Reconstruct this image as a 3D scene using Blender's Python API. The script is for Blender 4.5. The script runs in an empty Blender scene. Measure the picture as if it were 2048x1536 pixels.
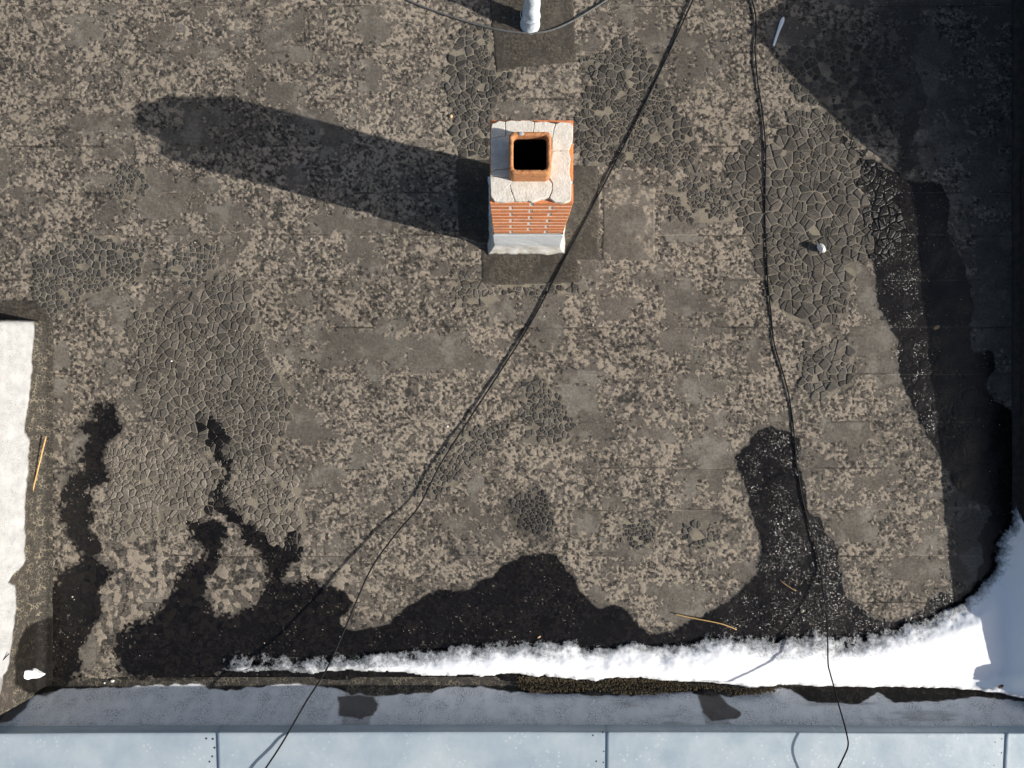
import bpy, bmesh, math, random
import numpy as np
from mathutils import Vector

random.seed(7)
R = math.radians
scene = bpy.context.scene
col = scene.collection

# ------------------------------------------------------------------ camera, sky, sun, exposure
F = 1420.0          # focal length in photo pixels (2048 wide)
H = 5.635           # drone height above the roof
S0 = F / H          # pixels per metre on the roof
cam_d = bpy.data.cameras.new('camera')
cam_d.sensor_width = 36.0
cam_d.lens = 36.0 * F / 2048.0
cam_d.clip_end = 500
cam = bpy.data.objects.new('camera', cam_d)
cam.location = (0, 0, H)
cam.rotation_euler = (0, 0, 0)
col.objects.link(cam)
scene.camera = cam

SUN_EL, SUN_AZ = R(26.9), R(15.0)
sv = Vector((math.cos(SUN_EL) * math.cos(SUN_AZ), -math.cos(SUN_EL) * math.sin(SUN_AZ), math.sin(SUN_EL)))
world = bpy.data.worlds.new('World')
scene.world = world
world.use_nodes = True
wn = world.node_tree
wn.nodes.clear()
wo = wn.nodes.new('ShaderNodeOutputWorld')
wb = wn.nodes.new('ShaderNodeBackground')
ws = wn.nodes.new('ShaderNodeTexSky')
ws.sky_type = 'NISHITA'
ws.sun_disc = False
ws.sun_elevation = SUN_EL
ws.sun_rotation = math.atan2(sv.x, sv.y)
ws.dust_density = 2.5
ws.ozone_density = 0.6
wb.inputs['Strength'].default_value = 0.08
wn.links.new(ws.outputs[0], wb.inputs['Color'])
wn.links.new(wb.outputs[0], wo.inputs['Surface'])
sun_d = bpy.data.lights.new('sun', 'SUN')
sun_d.energy = 4.6
sun_d.angle = R(0.55)
sun_d.color = (1.0, 0.955, 0.89)
sun = bpy.data.objects.new('sun', sun_d)
sun.rotation_euler = sv.to_track_quat('Z', 'Y').to_euler()
col.objects.link(sun)
scene.view_settings.view_transform = 'Standard'
scene.view_settings.look = 'None'
scene.view_settings.gamma = 1.0
scene.view_settings.exposure = 0.56

# ------------------------------------------------------------------ helpers
def at(px, py, z=0.0):
    k = (H - z) / F
    return Vector(((px - 1024) * k, (768 - py) * k, z))

def pix(X, Y, Z):
    k = F / (H - Z)
    return 1024 + X * k, 768 - Y * k

def tag(o, label=None, cat=None, group=None, kind=None):
    if label: o['label'] = label
    if cat: o['category'] = cat
    if group: o['group'] = group
    if kind: o['kind'] = kind
    return o

def link(name, me, mat=None, parent=None):
    o = bpy.data.objects.new(name, me)
    col.objects.link(o)
    if mat is not None and me is not None and len(me.materials) == 0:
        me.materials.append(mat)
    if parent is not None:
        o.parent = parent
    return o

def mesh_from(name, verts, faces, smooth=True):
    me = bpy.data.meshes.new(name)
    me.from_pydata([tuple(v) for v in verts], [], faces)
    me.update()
    if smooth:
        me.polygons.foreach_set('use_smooth', [True] * len(me.polygons))
    return me

def grid_mesh(name, P, keep=None):
    """P: (ny, nx, 3) array of points; keep: (ny-1, nx-1) faces to keep. Returns mesh."""
    ny, nx = P.shape[:2]
    idx = np.arange(ny * nx, dtype=np.int32).reshape(ny, nx)
    q = np.stack([idx[:-1, :-1], idx[1:, :-1], idx[1:, 1:], idx[:-1, 1:]], -1).reshape(-1, 4)
    used = None
    if keep is not None:
        q = q[keep.reshape(-1)]
        used = np.unique(q)
        remap = np.full(ny * nx, -1, np.int32)
        remap[used] = np.arange(len(used))
        q = remap[q]
    V = P.reshape(-1, 3)
    if used is not None:
        V = V[used]
    me = bpy.data.meshes.new(name)
    me.vertices.add(len(V))
    me.vertices.foreach_set('co', V.astype(np.float32).reshape(-1))
    me.loops.add(q.size)
    me.loops.foreach_set('vertex_index', q.reshape(-1).astype(np.int32))
    me.polygons.add(len(q))
    me.polygons.foreach_set('loop_start', np.arange(0, q.size, 4, dtype=np.int32))
    me.polygons.foreach_set('use_smooth', np.ones(len(q), dtype=bool))
    me.update(calc_edges=True)
    return me, used

def set_attr(me, name, arr, used=None):
    """arr (..., 3) per vertex, linear data"""
    nc = arr.shape[-1]
    a = arr.reshape(-1, nc)
    if used is not None:
        a = a[used]
    buf = np.zeros((len(a), 4), np.float32)
    buf[:, :nc] = a
    at_ = me.attributes.new(name, 'FLOAT_COLOR', 'POINT')
    at_.data.foreach_set('color', buf.reshape(-1))

def _h(ix, iy, seed):
    h = (ix.astype(np.int64) * 374761393 + iy.astype(np.int64) * 668265263 + seed * 1442695041) & 0xFFFFFFFF
    h = ((h ^ (h >> 13)) * 1274126177) & 0xFFFFFFFF
    h = h ^ (h >> 16)
    return (h & 0xFFFFFF).astype(np.float32) / float(0xFFFFFF)

def vn(x, y, seed=0):
    x = np.asarray(x, np.float32); y = np.asarray(y, np.float32)
    ix = np.floor(x); iy = np.floor(y)
    fx = x - ix; fy = y - iy
    fx = fx * fx * (3 - 2 * fx); fy = fy * fy * (3 - 2 * fy)
    ix = ix.astype(np.int64); iy = iy.astype(np.int64)
    a = _h(ix, iy, seed); b = _h(ix + 1, iy, seed)
    c = _h(ix, iy + 1, seed); d = _h(ix + 1, iy + 1, seed)
    return (a * (1 - fx) + b * fx) * (1 - fy) + (c * (1 - fx) + d * fx) * fy

def fbm(x, y, seed=0, octs=3, gain=0.5):
    t = 0; a = 1.0; n = 0.0
    for k in range(octs):
        t = t + a * vn(x * 2 ** k + 17.3 * k, y * 2 ** k + 9.1 * k, seed + k * 31)
        n += a; a *= gain
    return t / n

def worley(x, y, seed=0, jit=0.9):
    ix = np.floor(x).astype(np.int64); iy = np.floor(y).astype(np.int64)
    f1 = np.full(x.shape, 9.0, np.float32); f2 = f1.copy(); rid = np.zeros(x.shape, np.float32)
    for dx in (-1, 0, 1):
        for dy in (-1, 0, 1):
            cx = ix + dx; cy = iy + dy
            px = cx + 0.5 + jit * (_h(cx, cy, seed) - 0.5)
            py = cy + 0.5 + jit * (_h(cx, cy, seed + 5) - 0.5)
            d = np.sqrt((x - px) ** 2 + (y - py) ** 2).astype(np.float32)
            r = _h(cx, cy, seed + 11)
            nearer = d < f1
            f2 = np.where(nearer, f1, np.minimum(f2, d))
            rid = np.where(nearer, r, rid)
            f1 = np.where(nearer, d, f1)
    return f1, f2, rid

def ss(a, b, x):
    t = np.clip((x - a) / (b - a), 0, 1)
    return t * t * (3 - 2 * t)

def sdf(x, y, poly, m=40.0):
    """signed distance in pixels to polygon, positive inside, clipped at -m outside"""
    P = np.array(poly, np.float32)
    out = np.full(x.shape, -m, np.float32)
    sel = (x > P[:, 0].min() - m) & (x < P[:, 0].max() + m) & (y > P[:, 1].min() - m) & (y < P[:, 1].max() + m)
    if not sel.any():
        return out
    xs = x[sel]; ys = y[sel]
    d2 = np.full(xs.shape, 1e9, np.float32)
    ins = np.zeros(xs.shape, bool)
    n = len(P)
    for i in range(n):
        ax, ay = P[i]; bx, by = P[(i + 1) % n]
        ex, ey = bx - ax, by - ay
        L = ex * ex + ey * ey + 1e-9
        t = np.clip(((xs - ax) * ex + (ys - ay) * ey) / L, 0, 1)
        dx = xs - ax - t * ex; dy = ys - ay - t * ey
        d2 = np.minimum(d2, dx * dx + dy * dy)
        if abs(by - ay) > 1e-9:
            c = ((ay > ys) != (by > ys)) & (xs < ex * (ys - ay) / (by - ay) + ax)
            ins ^= c
    d = np.sqrt(d2)
    out[sel] = np.where(ins, d, -d)
    return np.maximum(out, -m)

# ------------------------------------------------------------------ node material helper
class NM:
    def __init__(self, name):
        self.m = bpy.data.materials.new(name)
        self.m.use_nodes = True
        self.t = self.m.node_tree
        self.t.nodes.clear()
        self.out = self.n('ShaderNodeOutputMaterial')
        self.b = self.n('ShaderNodeBsdfPrincipled')
        self.l(self.b.outputs[0], self.out.inputs['Surface'])
    def n(self, t, **kw):
        nd = self.t.nodes.new(t)
        for k, v in kw.items():
            setattr(nd, k, v)
        return nd
    def l(self, a, b):
        self.t.links.new(a, b)
    def put(self, sock, v):
        if hasattr(v, 'is_output') or hasattr(v, 'links'):
            self.l(v, sock)
        elif isinstance(v, (tuple, list)) and len(v) == 3 and sock.type == 'RGBA':
            sock.default_value = (*v, 1)
        else:
            sock.default_value = v
    def pos(self, scale=None):
        g = self.n('ShaderNodeNewGeometry')
        return g.outputs['Position']
    def noise(self, scale, detail=3, rough=0.5, vec=None, distortion=0):
        nd = self.n('ShaderNodeTexNoise')
        nd.inputs['Scale'].default_value = scale
        nd.inputs['Detail'].default_value = detail
        nd.inputs['Roughness'].default_value = rough
        nd.inputs['Distortion'].default_value = distortion
        self.l(vec if vec is not None else self.pos(), nd.inputs['Vector'])
        return nd.outputs['Fac']
    def vor(self, scale, feature='F1', out='Distance', vec=None):
        nd = self.n('ShaderNodeTexVoronoi', feature=feature)
        nd.inputs['Scale'].default_value = scale
        self.l(vec if vec is not None else self.pos(), nd.inputs['Vector'])
        return nd.outputs[out]
    def mix(self, f, a, b, blend='MIX'):
        nd = self.n('ShaderNodeMix', data_type='RGBA', blend_type=blend)
        self.put(nd.inputs['Factor'], f)
        self.put(nd.inputs['A'] if False else nd.inputs[6], a)
        self.put(nd.inputs[7], b)
        return nd.outputs[2]
    def math(self, op, a, b=0.0, clamp=False):
        nd = self.n('ShaderNodeMath', operation=op)
        nd.use_clamp = clamp
        self.put(nd.inputs[0], a)
        self.put(nd.inputs[1], b)
        return nd.outputs[0]
    def rng(self, v, a, b, c=0.0, d=1.0):
        nd = self.n('ShaderNodeMapRange')
        self.put(nd.inputs[0], v)
        for i, q in enumerate((a, b, c, d)):
            self.put(nd.inputs[i + 1], q)
        return nd.outputs[0]
    def attr(self, name):
        nd = self.n('ShaderNodeAttribute', attribute_name=name)
        s = self.n('ShaderNodeSeparateColor')
        self.l(nd.outputs['Color'], s.inputs[0])
        return [s.outputs[0], s.outputs[1], s.outputs[2], nd.outputs['Alpha']]
    def bump(self, h, strength=0.3, dist=0.01):
        nd = self.n('ShaderNodeBump')
        self.put(nd.inputs['Strength'], strength)
        nd.inputs['Distance'].default_value = dist
        self.l(h, nd.inputs['Height'])
        self.l(nd.outputs[0], self.b.inputs['Normal'])
    def set(self, **kw):
        for k, v in kw.items():
            self.put(self.b.inputs[k.replace('_', ' ')], v)
        return self.m

TAN = (0.400, 0.325, 0.240)
MID = (0.118, 0.104, 0.088)
DARK = (0.024, 0.023, 0.022)

# bitumen felt: 'ma' = (mineral flakes, dark pits, wet and painted shade), 'mb' = (tone, crack dust, dusty grey smear)
def felt_material():
    k = NM('weathered_bitumen_felt')
    a = k.attr('ma'); b = k.attr('mb')
    g1 = k.noise(900, 2, 0.6)
    g2 = k.noise(260, 3, 0.6)
    g3 = k.noise(22, 4, 0.6)
    fine = k.noise(165, 4, 0.7)
    fleck = k.noise(240, 3, 0.6)
    pot = k.math('ADD', k.math('MULTIPLY', k.math('SUBTRACT', a[0], 0.5), 0.5), k.math('MULTIPLY', k.math('SUBTRACT', fine, 0.5), 1.25))
    T = k.rng(pot, -0.015, 0.05)
    mid = k.mix(k.rng(g3, 0.3, 0.7), (0.080, 0.071, 0.060), (0.118, 0.103, 0.086))
    mid = k.mix(k.rng(fleck, 0.50, 0.64, 0, .75), mid, (0.165, 0.143, 0.116))
    mid = k.mix(k.rng(fleck, 0.50, 0.38, 0, .6), mid, (0.045, 0.041, 0.037))
    mid = k.mix(b[2], mid, (0.168, 0.152, 0.128))
    mot = k.rng(k.noise(48, 6, 0.78), .32, .68, .62, 1.42)
    m3 = k.n('ShaderNodeCombineColor')
    for i in range(3): k.l(mot, m3.inputs[i])
    mid = k.mix(1.0, mid, m3.outputs[0], 'MULTIPLY')
    tan = k.mix(k.rng(g2, 0.3, 0.7), (0.215, 0.182, 0.142), (0.325, 0.277, 0.218))
    pit = k.rng(k.math('ADD', a[1], k.math('MULTIPLY', k.math('SUBTRACT', fleck, 0.5), 1.6)), .35, .75, 0, .8)
    c = k.mix(pit, mid, DARK)
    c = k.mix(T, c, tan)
    c = k.mix(b[1], c, k.mix(k.rng(fine, .35, .65), (0.13, 0.114, 0.088), (0.27, 0.236, 0.178)))
    grain = k.rng(g1, 0.25, 0.75, 0.72, 1.28)
    tone = k.math('MULTIPLY', k.math('MULTIPLY', b[0], 2.0), grain)
    cc = k.n('ShaderNodeCombineColor')
    for i in range(3): k.l(tone, cc.inputs[i])
    c = k.mix(1.0, c, cc.outputs[0], 'MULTIPLY')
    wet_shade_c = k.mix(0.55, k.mix(1.0, c, (0.085, 0.079, 0.079), 'MULTIPLY'), (0.0062, 0.0057, 0.0060))
    spk = k.math('MULTIPLY', k.rng(k.vor(190, out='Color'), 0.90, 0.94, 0.0, 0.8), k.rng(k.noise(30, 2), .5, .6))
    wet_shade_c = k.mix(spk, wet_shade_c, (0.05, 0.045, 0.04))
    c = k.mix(a[2], c, wet_shade_c)
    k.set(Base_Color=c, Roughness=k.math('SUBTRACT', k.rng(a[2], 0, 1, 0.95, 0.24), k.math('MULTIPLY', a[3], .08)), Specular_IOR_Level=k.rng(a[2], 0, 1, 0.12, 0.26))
    hgt = k.math('ADD', k.math('ADD', k.math('MULTIPLY', g1, 0.4), k.math('MULTIPLY', g2, 0.8)), k.math('SUBTRACT', k.math('MULTIPLY', T, .35), k.math('MULTIPLY', pit, .5)))
    k.bump(hgt, k.rng(a[2], 0, 1, 0.35, 0.13), 0.005)
    # wet granules: each grain faces its own way and glitters in the sun
    bn = [l.from_node for l in k.t.links if l.to_socket == k.b.inputs['Normal']][0]
    grains = k.n('ShaderNodeTexVoronoi'); grains.inputs['Scale'].default_value = 260
    k.l(k.pos(), grains.inputs['Vector'])
    sub = k.n('ShaderNodeVectorMath', operation='SUBTRACT'); k.l(grains.outputs['Color'], sub.inputs[0]); sub.inputs[1].default_value = (.5, .5, .5)
    scl = k.n('ShaderNodeVectorMath', operation='SCALE'); k.l(sub.outputs[0], scl.inputs[0]); k.l(k.math('MULTIPLY', a[3], k.rng(k.noise(70, 2, .6), .42, .57, .14, 1.10)), scl.inputs['Scale'])
    add = k.n('ShaderNodeVectorMath', operation='ADD'); k.l(bn.outputs[0], add.inputs[0]); k.l(scl.outputs[0], add.inputs[1])
    nrm = k.n('ShaderNodeVectorMath', operation='NORMALIZE'); k.l(add.outputs[0], nrm.inputs[0])
    k.l(nrm.outputs[0], k.b.inputs['Normal'])
    return k.m
M_FELT = felt_material()

def flake_material():
    k = NM('cracked_bitumen')
    a = k.attr('ma')   # (tone, wet and painted shade, dust)
    g1 = k.noise(700, 2, 0.6); g2 = k.noise(120, 3, 0.6); g3 = k.noise(30, 3)
    c = k.mix(k.rng(g2, 0.35, 0.7), (0.040, 0.039, 0.036), (0.090, 0.084, 0.073))
    c = k.mix(a[2], c, k.mix(k.rng(g2, 0.3, 0.7), (0.12, 0.106, 0.089), (0.19, 0.165, 0.134)))
    t = k.math('MULTIPLY', k.math('MULTIPLY', a[0], 2.0), k.rng(g1, 0.25, 0.75, 0.75, 1.25))
    cc = k.n('ShaderNodeCombineColor')
    for i in range(3): k.l(t, cc.inputs[i])
    c = k.mix(1.0, c, cc.outputs[0], 'MULTIPLY')
    c = k.mix(a[1], c, k.mix(1.0, c, (0.10, 0.095, 0.095), 'MULTIPLY'))
    k.set(Base_Color=c, Roughness=k.rng(a[1], 0, 1, 0.9, 0.25), Specular_IOR_Level=k.rng(a[1], 0, 1, 0.12, 0.3))
    k.bump(k.math('ADD', g2, k.math('MULTIPLY', g1, 0.5)), 0.4, 0.006)
    return k.m
M_FLAKE = flake_material()

def simple(name, c1, c2, scale=30, rough=0.8, spec=0.3, bump=0.2, bscale=200, metallic=0.0, dist=0.004):
    k = NM(name)
    c = k.mix(k.rng(k.noise(scale, 4, 0.6), 0.3, 0.7), c1, c2)
    k.set(Base_Color=c, Roughness=rough, Specular_IOR_Level=spec, Metallic=metallic)
    if bump:
        k.bump(k.noise(bscale, 3, 0.6), bump, dist)
    return k.m

# ------------------------------------------------------------------ masks of the roof surface (photo pixel units on the roof plane)
WET_AND_SHADE = [
 # left streak down to the corner
 dict(p=[(160,862),(170,838),(188,835),(188,818),(212,808),(232,815),(242,838),(238,868),(222,884),(206,900),(214,930),(212,955),(190,970),(176,985),(184,1010),(183,1035),(172,1052),(180,1068),(196,1080),(198,1100),(190,1112),(212,1130),(226,1140),(218,1160),(200,1172),(192,1180),(204,1205),(203,1230),(188,1248),(172,1268),(160,1300),(165,1335),(158,1348),(130,1362),(30,1385),(26,1330),(36,1280),(50,1255),(86,1240),(94,1200),(112,1172),(124,1146),(142,1134),(158,1130),(166,1108),(150,1092),(136,1070),(140,1052),(118,1040),(114,1022),(124,1010),(126,985),(138,965),(164,945),(166,925),(160,905),(170,885),(180,880)], w=5, f=9),
 # thin vein and dark lower left patch
 dict(p=[(380,850),(400,843),(415,838),(436,848),(436,862),(452,872),(457,886),(444,898),(440,908),(452,915),(466,930),(464,944),(452,954),(450,968),(452,990),(466,1008),(480,1030),(492,1046),(514,1058),(545,1072),(545,1085),(568,1092),(572,1075),(590,1072),(602,1100),(598,1118),(578,1128),(566,1150),(570,1164),(620,1160),(660,1172),(692,1184),(706,1205),(700,1222),(682,1232),(684,1254),(710,1262),(740,1254),(768,1252),(792,1230),(820,1208),(852,1190),(880,1178),(930,1178),(952,1164),(985,1152),(1000,1135),(1040,1112),(1075,1105),(1108,1106),(1130,1130),(1150,1160),(1170,1195),(1196,1214),(1232,1208),(1258,1225),(1275,1250),(1300,1268),(1345,1262),(1370,1245),(1400,1230),(1440,1210),(1480,1180),(1510,1150),(1522,1110),(1516,1060),(1498,1020),(1492,985),(1482,950),(1470,920),(1478,900),(1498,888),(1512,858),(1540,850),(1575,862),(1598,876),(1604,905),(1598,935),(1612,975),(1616,1020),(1644,1042),(1652,1065),(1672,1085),(1678,1120),(1684,1160),(1694,1190),(1720,1215),(1742,1232),(1790,1242),(1840,1218),(1860,1196),(1885,1180),(1912,1186),(1990,1300),(1990,1385),(440,1385),(440,1350),(420,1362),(390,1356),(340,1362),(300,1352),(262,1355),(240,1335),(226,1300),(235,1270),(262,1248),(300,1240),(330,1200),(352,1180),(350,1165),(372,1135),(400,1120),(412,1098),(388,1080),(378,1050),(386,1040),(418,1045),(420,1022),(428,1040),(448,1048),(450,1070),(436,1098),(436,1130),(412,1160),(408,1190),(430,1226),(470,1228),(490,1216),(520,1205),(524,1175),(542,1160),(536,1130),(512,1100),(490,1090),(488,1068),(470,1050),(440,1020),(426,1000),(430,975),(440,955),(452,940),(446,928),(430,912),(424,895),(420,872),(405,862),(392,866)], w=4.5, f=8),
 # wet band and drain of the shaded side
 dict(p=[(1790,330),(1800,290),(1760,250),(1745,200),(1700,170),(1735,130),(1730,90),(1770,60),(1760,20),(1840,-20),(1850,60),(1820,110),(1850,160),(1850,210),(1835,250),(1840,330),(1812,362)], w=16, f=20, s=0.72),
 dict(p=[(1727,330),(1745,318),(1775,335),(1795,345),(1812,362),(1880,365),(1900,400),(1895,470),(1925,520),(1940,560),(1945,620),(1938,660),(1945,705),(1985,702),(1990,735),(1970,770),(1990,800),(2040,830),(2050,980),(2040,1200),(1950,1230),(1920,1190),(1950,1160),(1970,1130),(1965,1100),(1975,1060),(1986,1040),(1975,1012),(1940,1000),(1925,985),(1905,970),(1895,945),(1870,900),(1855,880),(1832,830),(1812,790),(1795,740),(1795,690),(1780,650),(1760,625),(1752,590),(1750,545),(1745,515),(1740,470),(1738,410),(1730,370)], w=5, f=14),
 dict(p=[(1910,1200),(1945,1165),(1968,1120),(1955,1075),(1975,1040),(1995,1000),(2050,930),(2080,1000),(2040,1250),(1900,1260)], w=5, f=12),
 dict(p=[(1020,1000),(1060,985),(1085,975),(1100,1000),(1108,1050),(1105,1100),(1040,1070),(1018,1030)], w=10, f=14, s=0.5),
 # painted shade, laid in as dampness, deepening the right wall's shadow
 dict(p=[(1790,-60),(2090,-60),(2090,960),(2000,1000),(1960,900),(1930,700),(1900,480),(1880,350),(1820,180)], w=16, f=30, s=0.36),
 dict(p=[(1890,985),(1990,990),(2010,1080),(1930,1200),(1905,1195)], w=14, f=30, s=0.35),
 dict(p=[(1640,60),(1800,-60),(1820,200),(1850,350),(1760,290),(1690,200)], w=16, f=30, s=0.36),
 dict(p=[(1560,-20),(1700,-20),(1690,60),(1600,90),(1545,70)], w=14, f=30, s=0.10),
]
SMOOTH = [  # smears of dust without flakes
 (520,650,1020,742,0.95),(880,650,960,690,0.5),(590,230,700,300,0.6),(330,215,480,300,0.7),(520,30,610,100,0.9),(130,30,220,90,0.8),
 (535,160,610,200,0.8),(1000,195,1070,240,0.95),(1110,745,1200,840,0.9),(1190,590,1270,640,0.8),(1320,560,1400,640,0.9),(1330,745,1470,800,0.9),
 (1300,850,1360,900,0.7),(1395,860,1455,990,0.75),(1360,940,1410,1010,0.8),(1720,545,1760,640,0.95),(1700,640,1790,735,0.95),(1690,720,1780,760,0.6),
 (1625,835,1720,890,0.85),(1665,1025,1760,1090,0.9),(1825,1030,1895,1100,0.9),(1780,1110,1880,1180,0.85),(1300,1170,1420,1260,0.95),(1180,1180,1230,1215,0.9),
 (1200,985,1240,1015,0.8),(1150,1025,1195,1070,0.8),(1350,1030,1420,1055,0.8),(150,880,172,925,0.9),(155,1270,190,1330,0.9),(560,330,620,390,0.6),
 (280,330,360,470,0.8),(430,380,520,470,0.5),(620,420,720,470,0.5),(720,10,770,75,0.9),(715,110,760,190,0.8),(840,150,870,175,0.8),
 (80,680,140,730,0.6),(60,750,150,800,0.5),(700,890,800,930,0.6),(620,930,700,975,0.7),(940,920,960,1000,0.8),(560,850,640,900,0.6),
 (1330,420,1400,480,0.7),(1440,540,1500,590,0.6),(1380,100,1470,190,0.6),(1900,1000,1980,1180,0.9),(1960,430,2020,700,0.9),(1850,60,1900,180,0.7),(1950,300,2015,420,0.8),
 (1540,30,1620,95,0.85),(1320,600,1400,700,0.7),(830,660,1000,740,0.9),(1040,560,1180,600,0.4),(1060,600,1140,690,0.6),
]
CRACK = [  # alligator cracking: polygon, cell size px, dust 0..1 (grey) , tone, keep
 dict(p=[(1462,330),(1490,300),(1540,282),(1585,250),(1590,215),(1640,225),(1690,285),(1725,335),(1745,420),(1745,490),(1718,530),(1700,580),(1685,640),(1640,652),(1580,640),(1540,600),(1500,500),(1480,430),(1458,380)], c=20, dust=0.42, tone=0.42, keep=1.1),
 dict(p=[(1690,285),(1740,310),(1790,370),(1805,440),(1790,500),(1745,520),(1735,440),(1722,350)], c=17, dust=0.1, tone=0.5, keep=0.95, wet=0.9),
 dict(p=[(1596,705),(1650,685),(1700,700),(1715,745),(1690,775),(1640,795),(1600,775)], c=18, dust=0.35, tone=0.5, keep=0.95),
 dict(p=[(892,140),(912,80),(950,45),(978,60),(988,140),(1030,146),(1010,175),(1000,195),(985,235),(975,322),(925,318),(903,275),(893,200)], c=15, dust=0.18, tone=0.5, keep=0.97),
 dict(p=[(1148,245),(1165,190),(1195,150),(1160,120),(1250,85),(1310,120),(1330,180),(1375,245),(1400,300),(1390,345),(1330,340),(1290,330),(1240,322),(1200,340),(1160,322)], c=14.5, dust=0.2, tone=0.45, keep=0.92),
 dict(p=[(395,590),(410,560),(450,548),(490,555),(505,600),(520,640),(522,690),(545,730),(580,775),(590,820),(560,890),(520,935),(440,925),(350,870),(290,810),(268,740),(285,690),(262,650),(300,612),(350,615)], c=16, dust=0.50, tone=0.44, keep=1.1),
 dict(p=[(60,520),(110,492),(160,472),(230,478),(290,500),(285,560),(235,578),(190,586),(120,630),(100,645),(0,632),(0,600),(70,590)], c=11.5, dust=0.12, tone=0.5, keep=0.93),
 dict(p=[(340,505),(400,478),(438,500),(432,545),(395,572),(345,550)], c=12, dust=0.2, tone=0.5, keep=0.9),
 dict(p=[(215,900),(300,860),(420,930),(520,900),(595,950),(612,1050),(600,1120),(560,1100),(500,1045),(440,1010),(360,1060),(240,1080),(212,1000)], c=14, dust=0.9, tone=0.5, keep=0.9),
 dict(p=[(1045,765),(1080,745),(1115,795),(1150,845),(1145,875),(1105,892),(1055,880),(1038,810)], c=12, dust=0.2, tone=0.5, keep=0.92),
 dict(p=[(905,880),(945,852),(1015,850),(1020,872),(970,905),(925,950),(880,990),(810,1005),(800,975),(850,940)], c=10.5, dust=0.3, tone=0.5, keep=0.92),
 dict(p=[(1020,1000),(1070,975),(1100,990),(1105,1045),(1085,1075),(1030,1050)], c=11, dust=0.1, tone=0.45, keep=0.9),
 dict(p=[(1240,1045),(1300,1035),(1318,1075),(1280,1100),(1245,1085)], c=11, dust=0.15, tone=0.5, keep=0.85),
 dict(p=[(1370,1050),(1420,1040),(1440,1080),(1410,1105),(1375,1090)], c=11, dust=0.15, tone=0.5, keep=0.85),
 dict(p=[(1000,562),(1160,565),(1175,590),(1010,588)], c=12, dust=0.2, tone=0.5, keep=0.9),
 dict(p=[(905,540),(962,560),(1000,600),(950,625),(900,600)], c=12, dust=0.4, tone=0.5, keep=0.75),
 dict(p=[(1330,385),(1400,345),(1455,380),(1470,440),(1400,450),(1340,440)], c=11.5, dust=0.15, tone=0.5, keep=0.75),
 dict(p=[(225,340),(290,335),(300,390),(240,400),(215,380)], c=10, dust=0.1, tone=0.5, keep=0.8),
 dict(p=[(1600,90),(1690,60),(1740,130),(1760,250),(1735,300),(1690,280),(1640,220),(1590,200),(1545,130)], c=14, dust=0.1, tone=0.45, keep=0.9),
]
GLITTER = [
 ([(1480,870),(1540,850),(1600,880),(1620,1010),(1670,1090),(1690,1180),(1700,1260),(1430,1260),(1500,1160),(1520,1080),(1490,980)], 1.0),
 ([(1690,1205),(1780,1235),(1900,1190),(1920,1215),(1760,1265),(1690,1260)], 0.9),
 ([(1735,330),(1800,370),(1840,480),(1850,650),(1870,900),(1850,900),(1790,700),(1745,520)], 0.45),
 ([(1040,1180),(1160,1200),(1150,1260),(1030,1255),(950,1240),(960,1190)], 0.6),
 ([(760,1220),(900,1180),(980,1240),(900,1290),(740,1290)], 0.3),
 ([(240,1240),(420,1220),(560,1180),(680,1200),(600,1280),(430,1350),(240,1340)], 0.3),
]
COURSES = [-175,-81,12,105,199,293,386,470,560,655,748,844,937,1020,1112,1205,1298,1400]
PATCHES = [  # sheets of darker felt laid over: polygon, tone, crack
 dict(p=[(974,-60),(1143,-60),(1152,124),(1040,134),(992,146)], tone=0.27),
 dict(p=[(962,488),(1156,486),(1157,565),(1010,569),(963,566)], tone=0.27),
 dict(p=[(1110,330),(1196,332),(1199,519),(1112,521)], tone=0.30),
 dict(p=[(913,318),(1000,322),(1000,480),(960,487),(916,470)], tone=0.24),
 dict(p=[(1206,374),(1311,372),(1309,522),(1204,520)], tone=0.55, light=True),
 dict(p=[(-60,601),(72,601),(108,640),(106,900),(100,1150),(92,1352),(20,1372),(-60,1372)], tone=0.24, cr=1),
]
rngs = np.random.RandomState(3)
TABS = {}
for ci in range(len(COURSES)):
    xs = [-120]
    while xs[-1] < 2200:
        xs.append(xs[-1] + rngs.uniform(55, 260))
    TABS[ci] = (np.array(xs), rngs.uniform(-1, 1, len(xs) + 1), rngs.uniform(-1, 1, len(xs) + 1))

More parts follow.
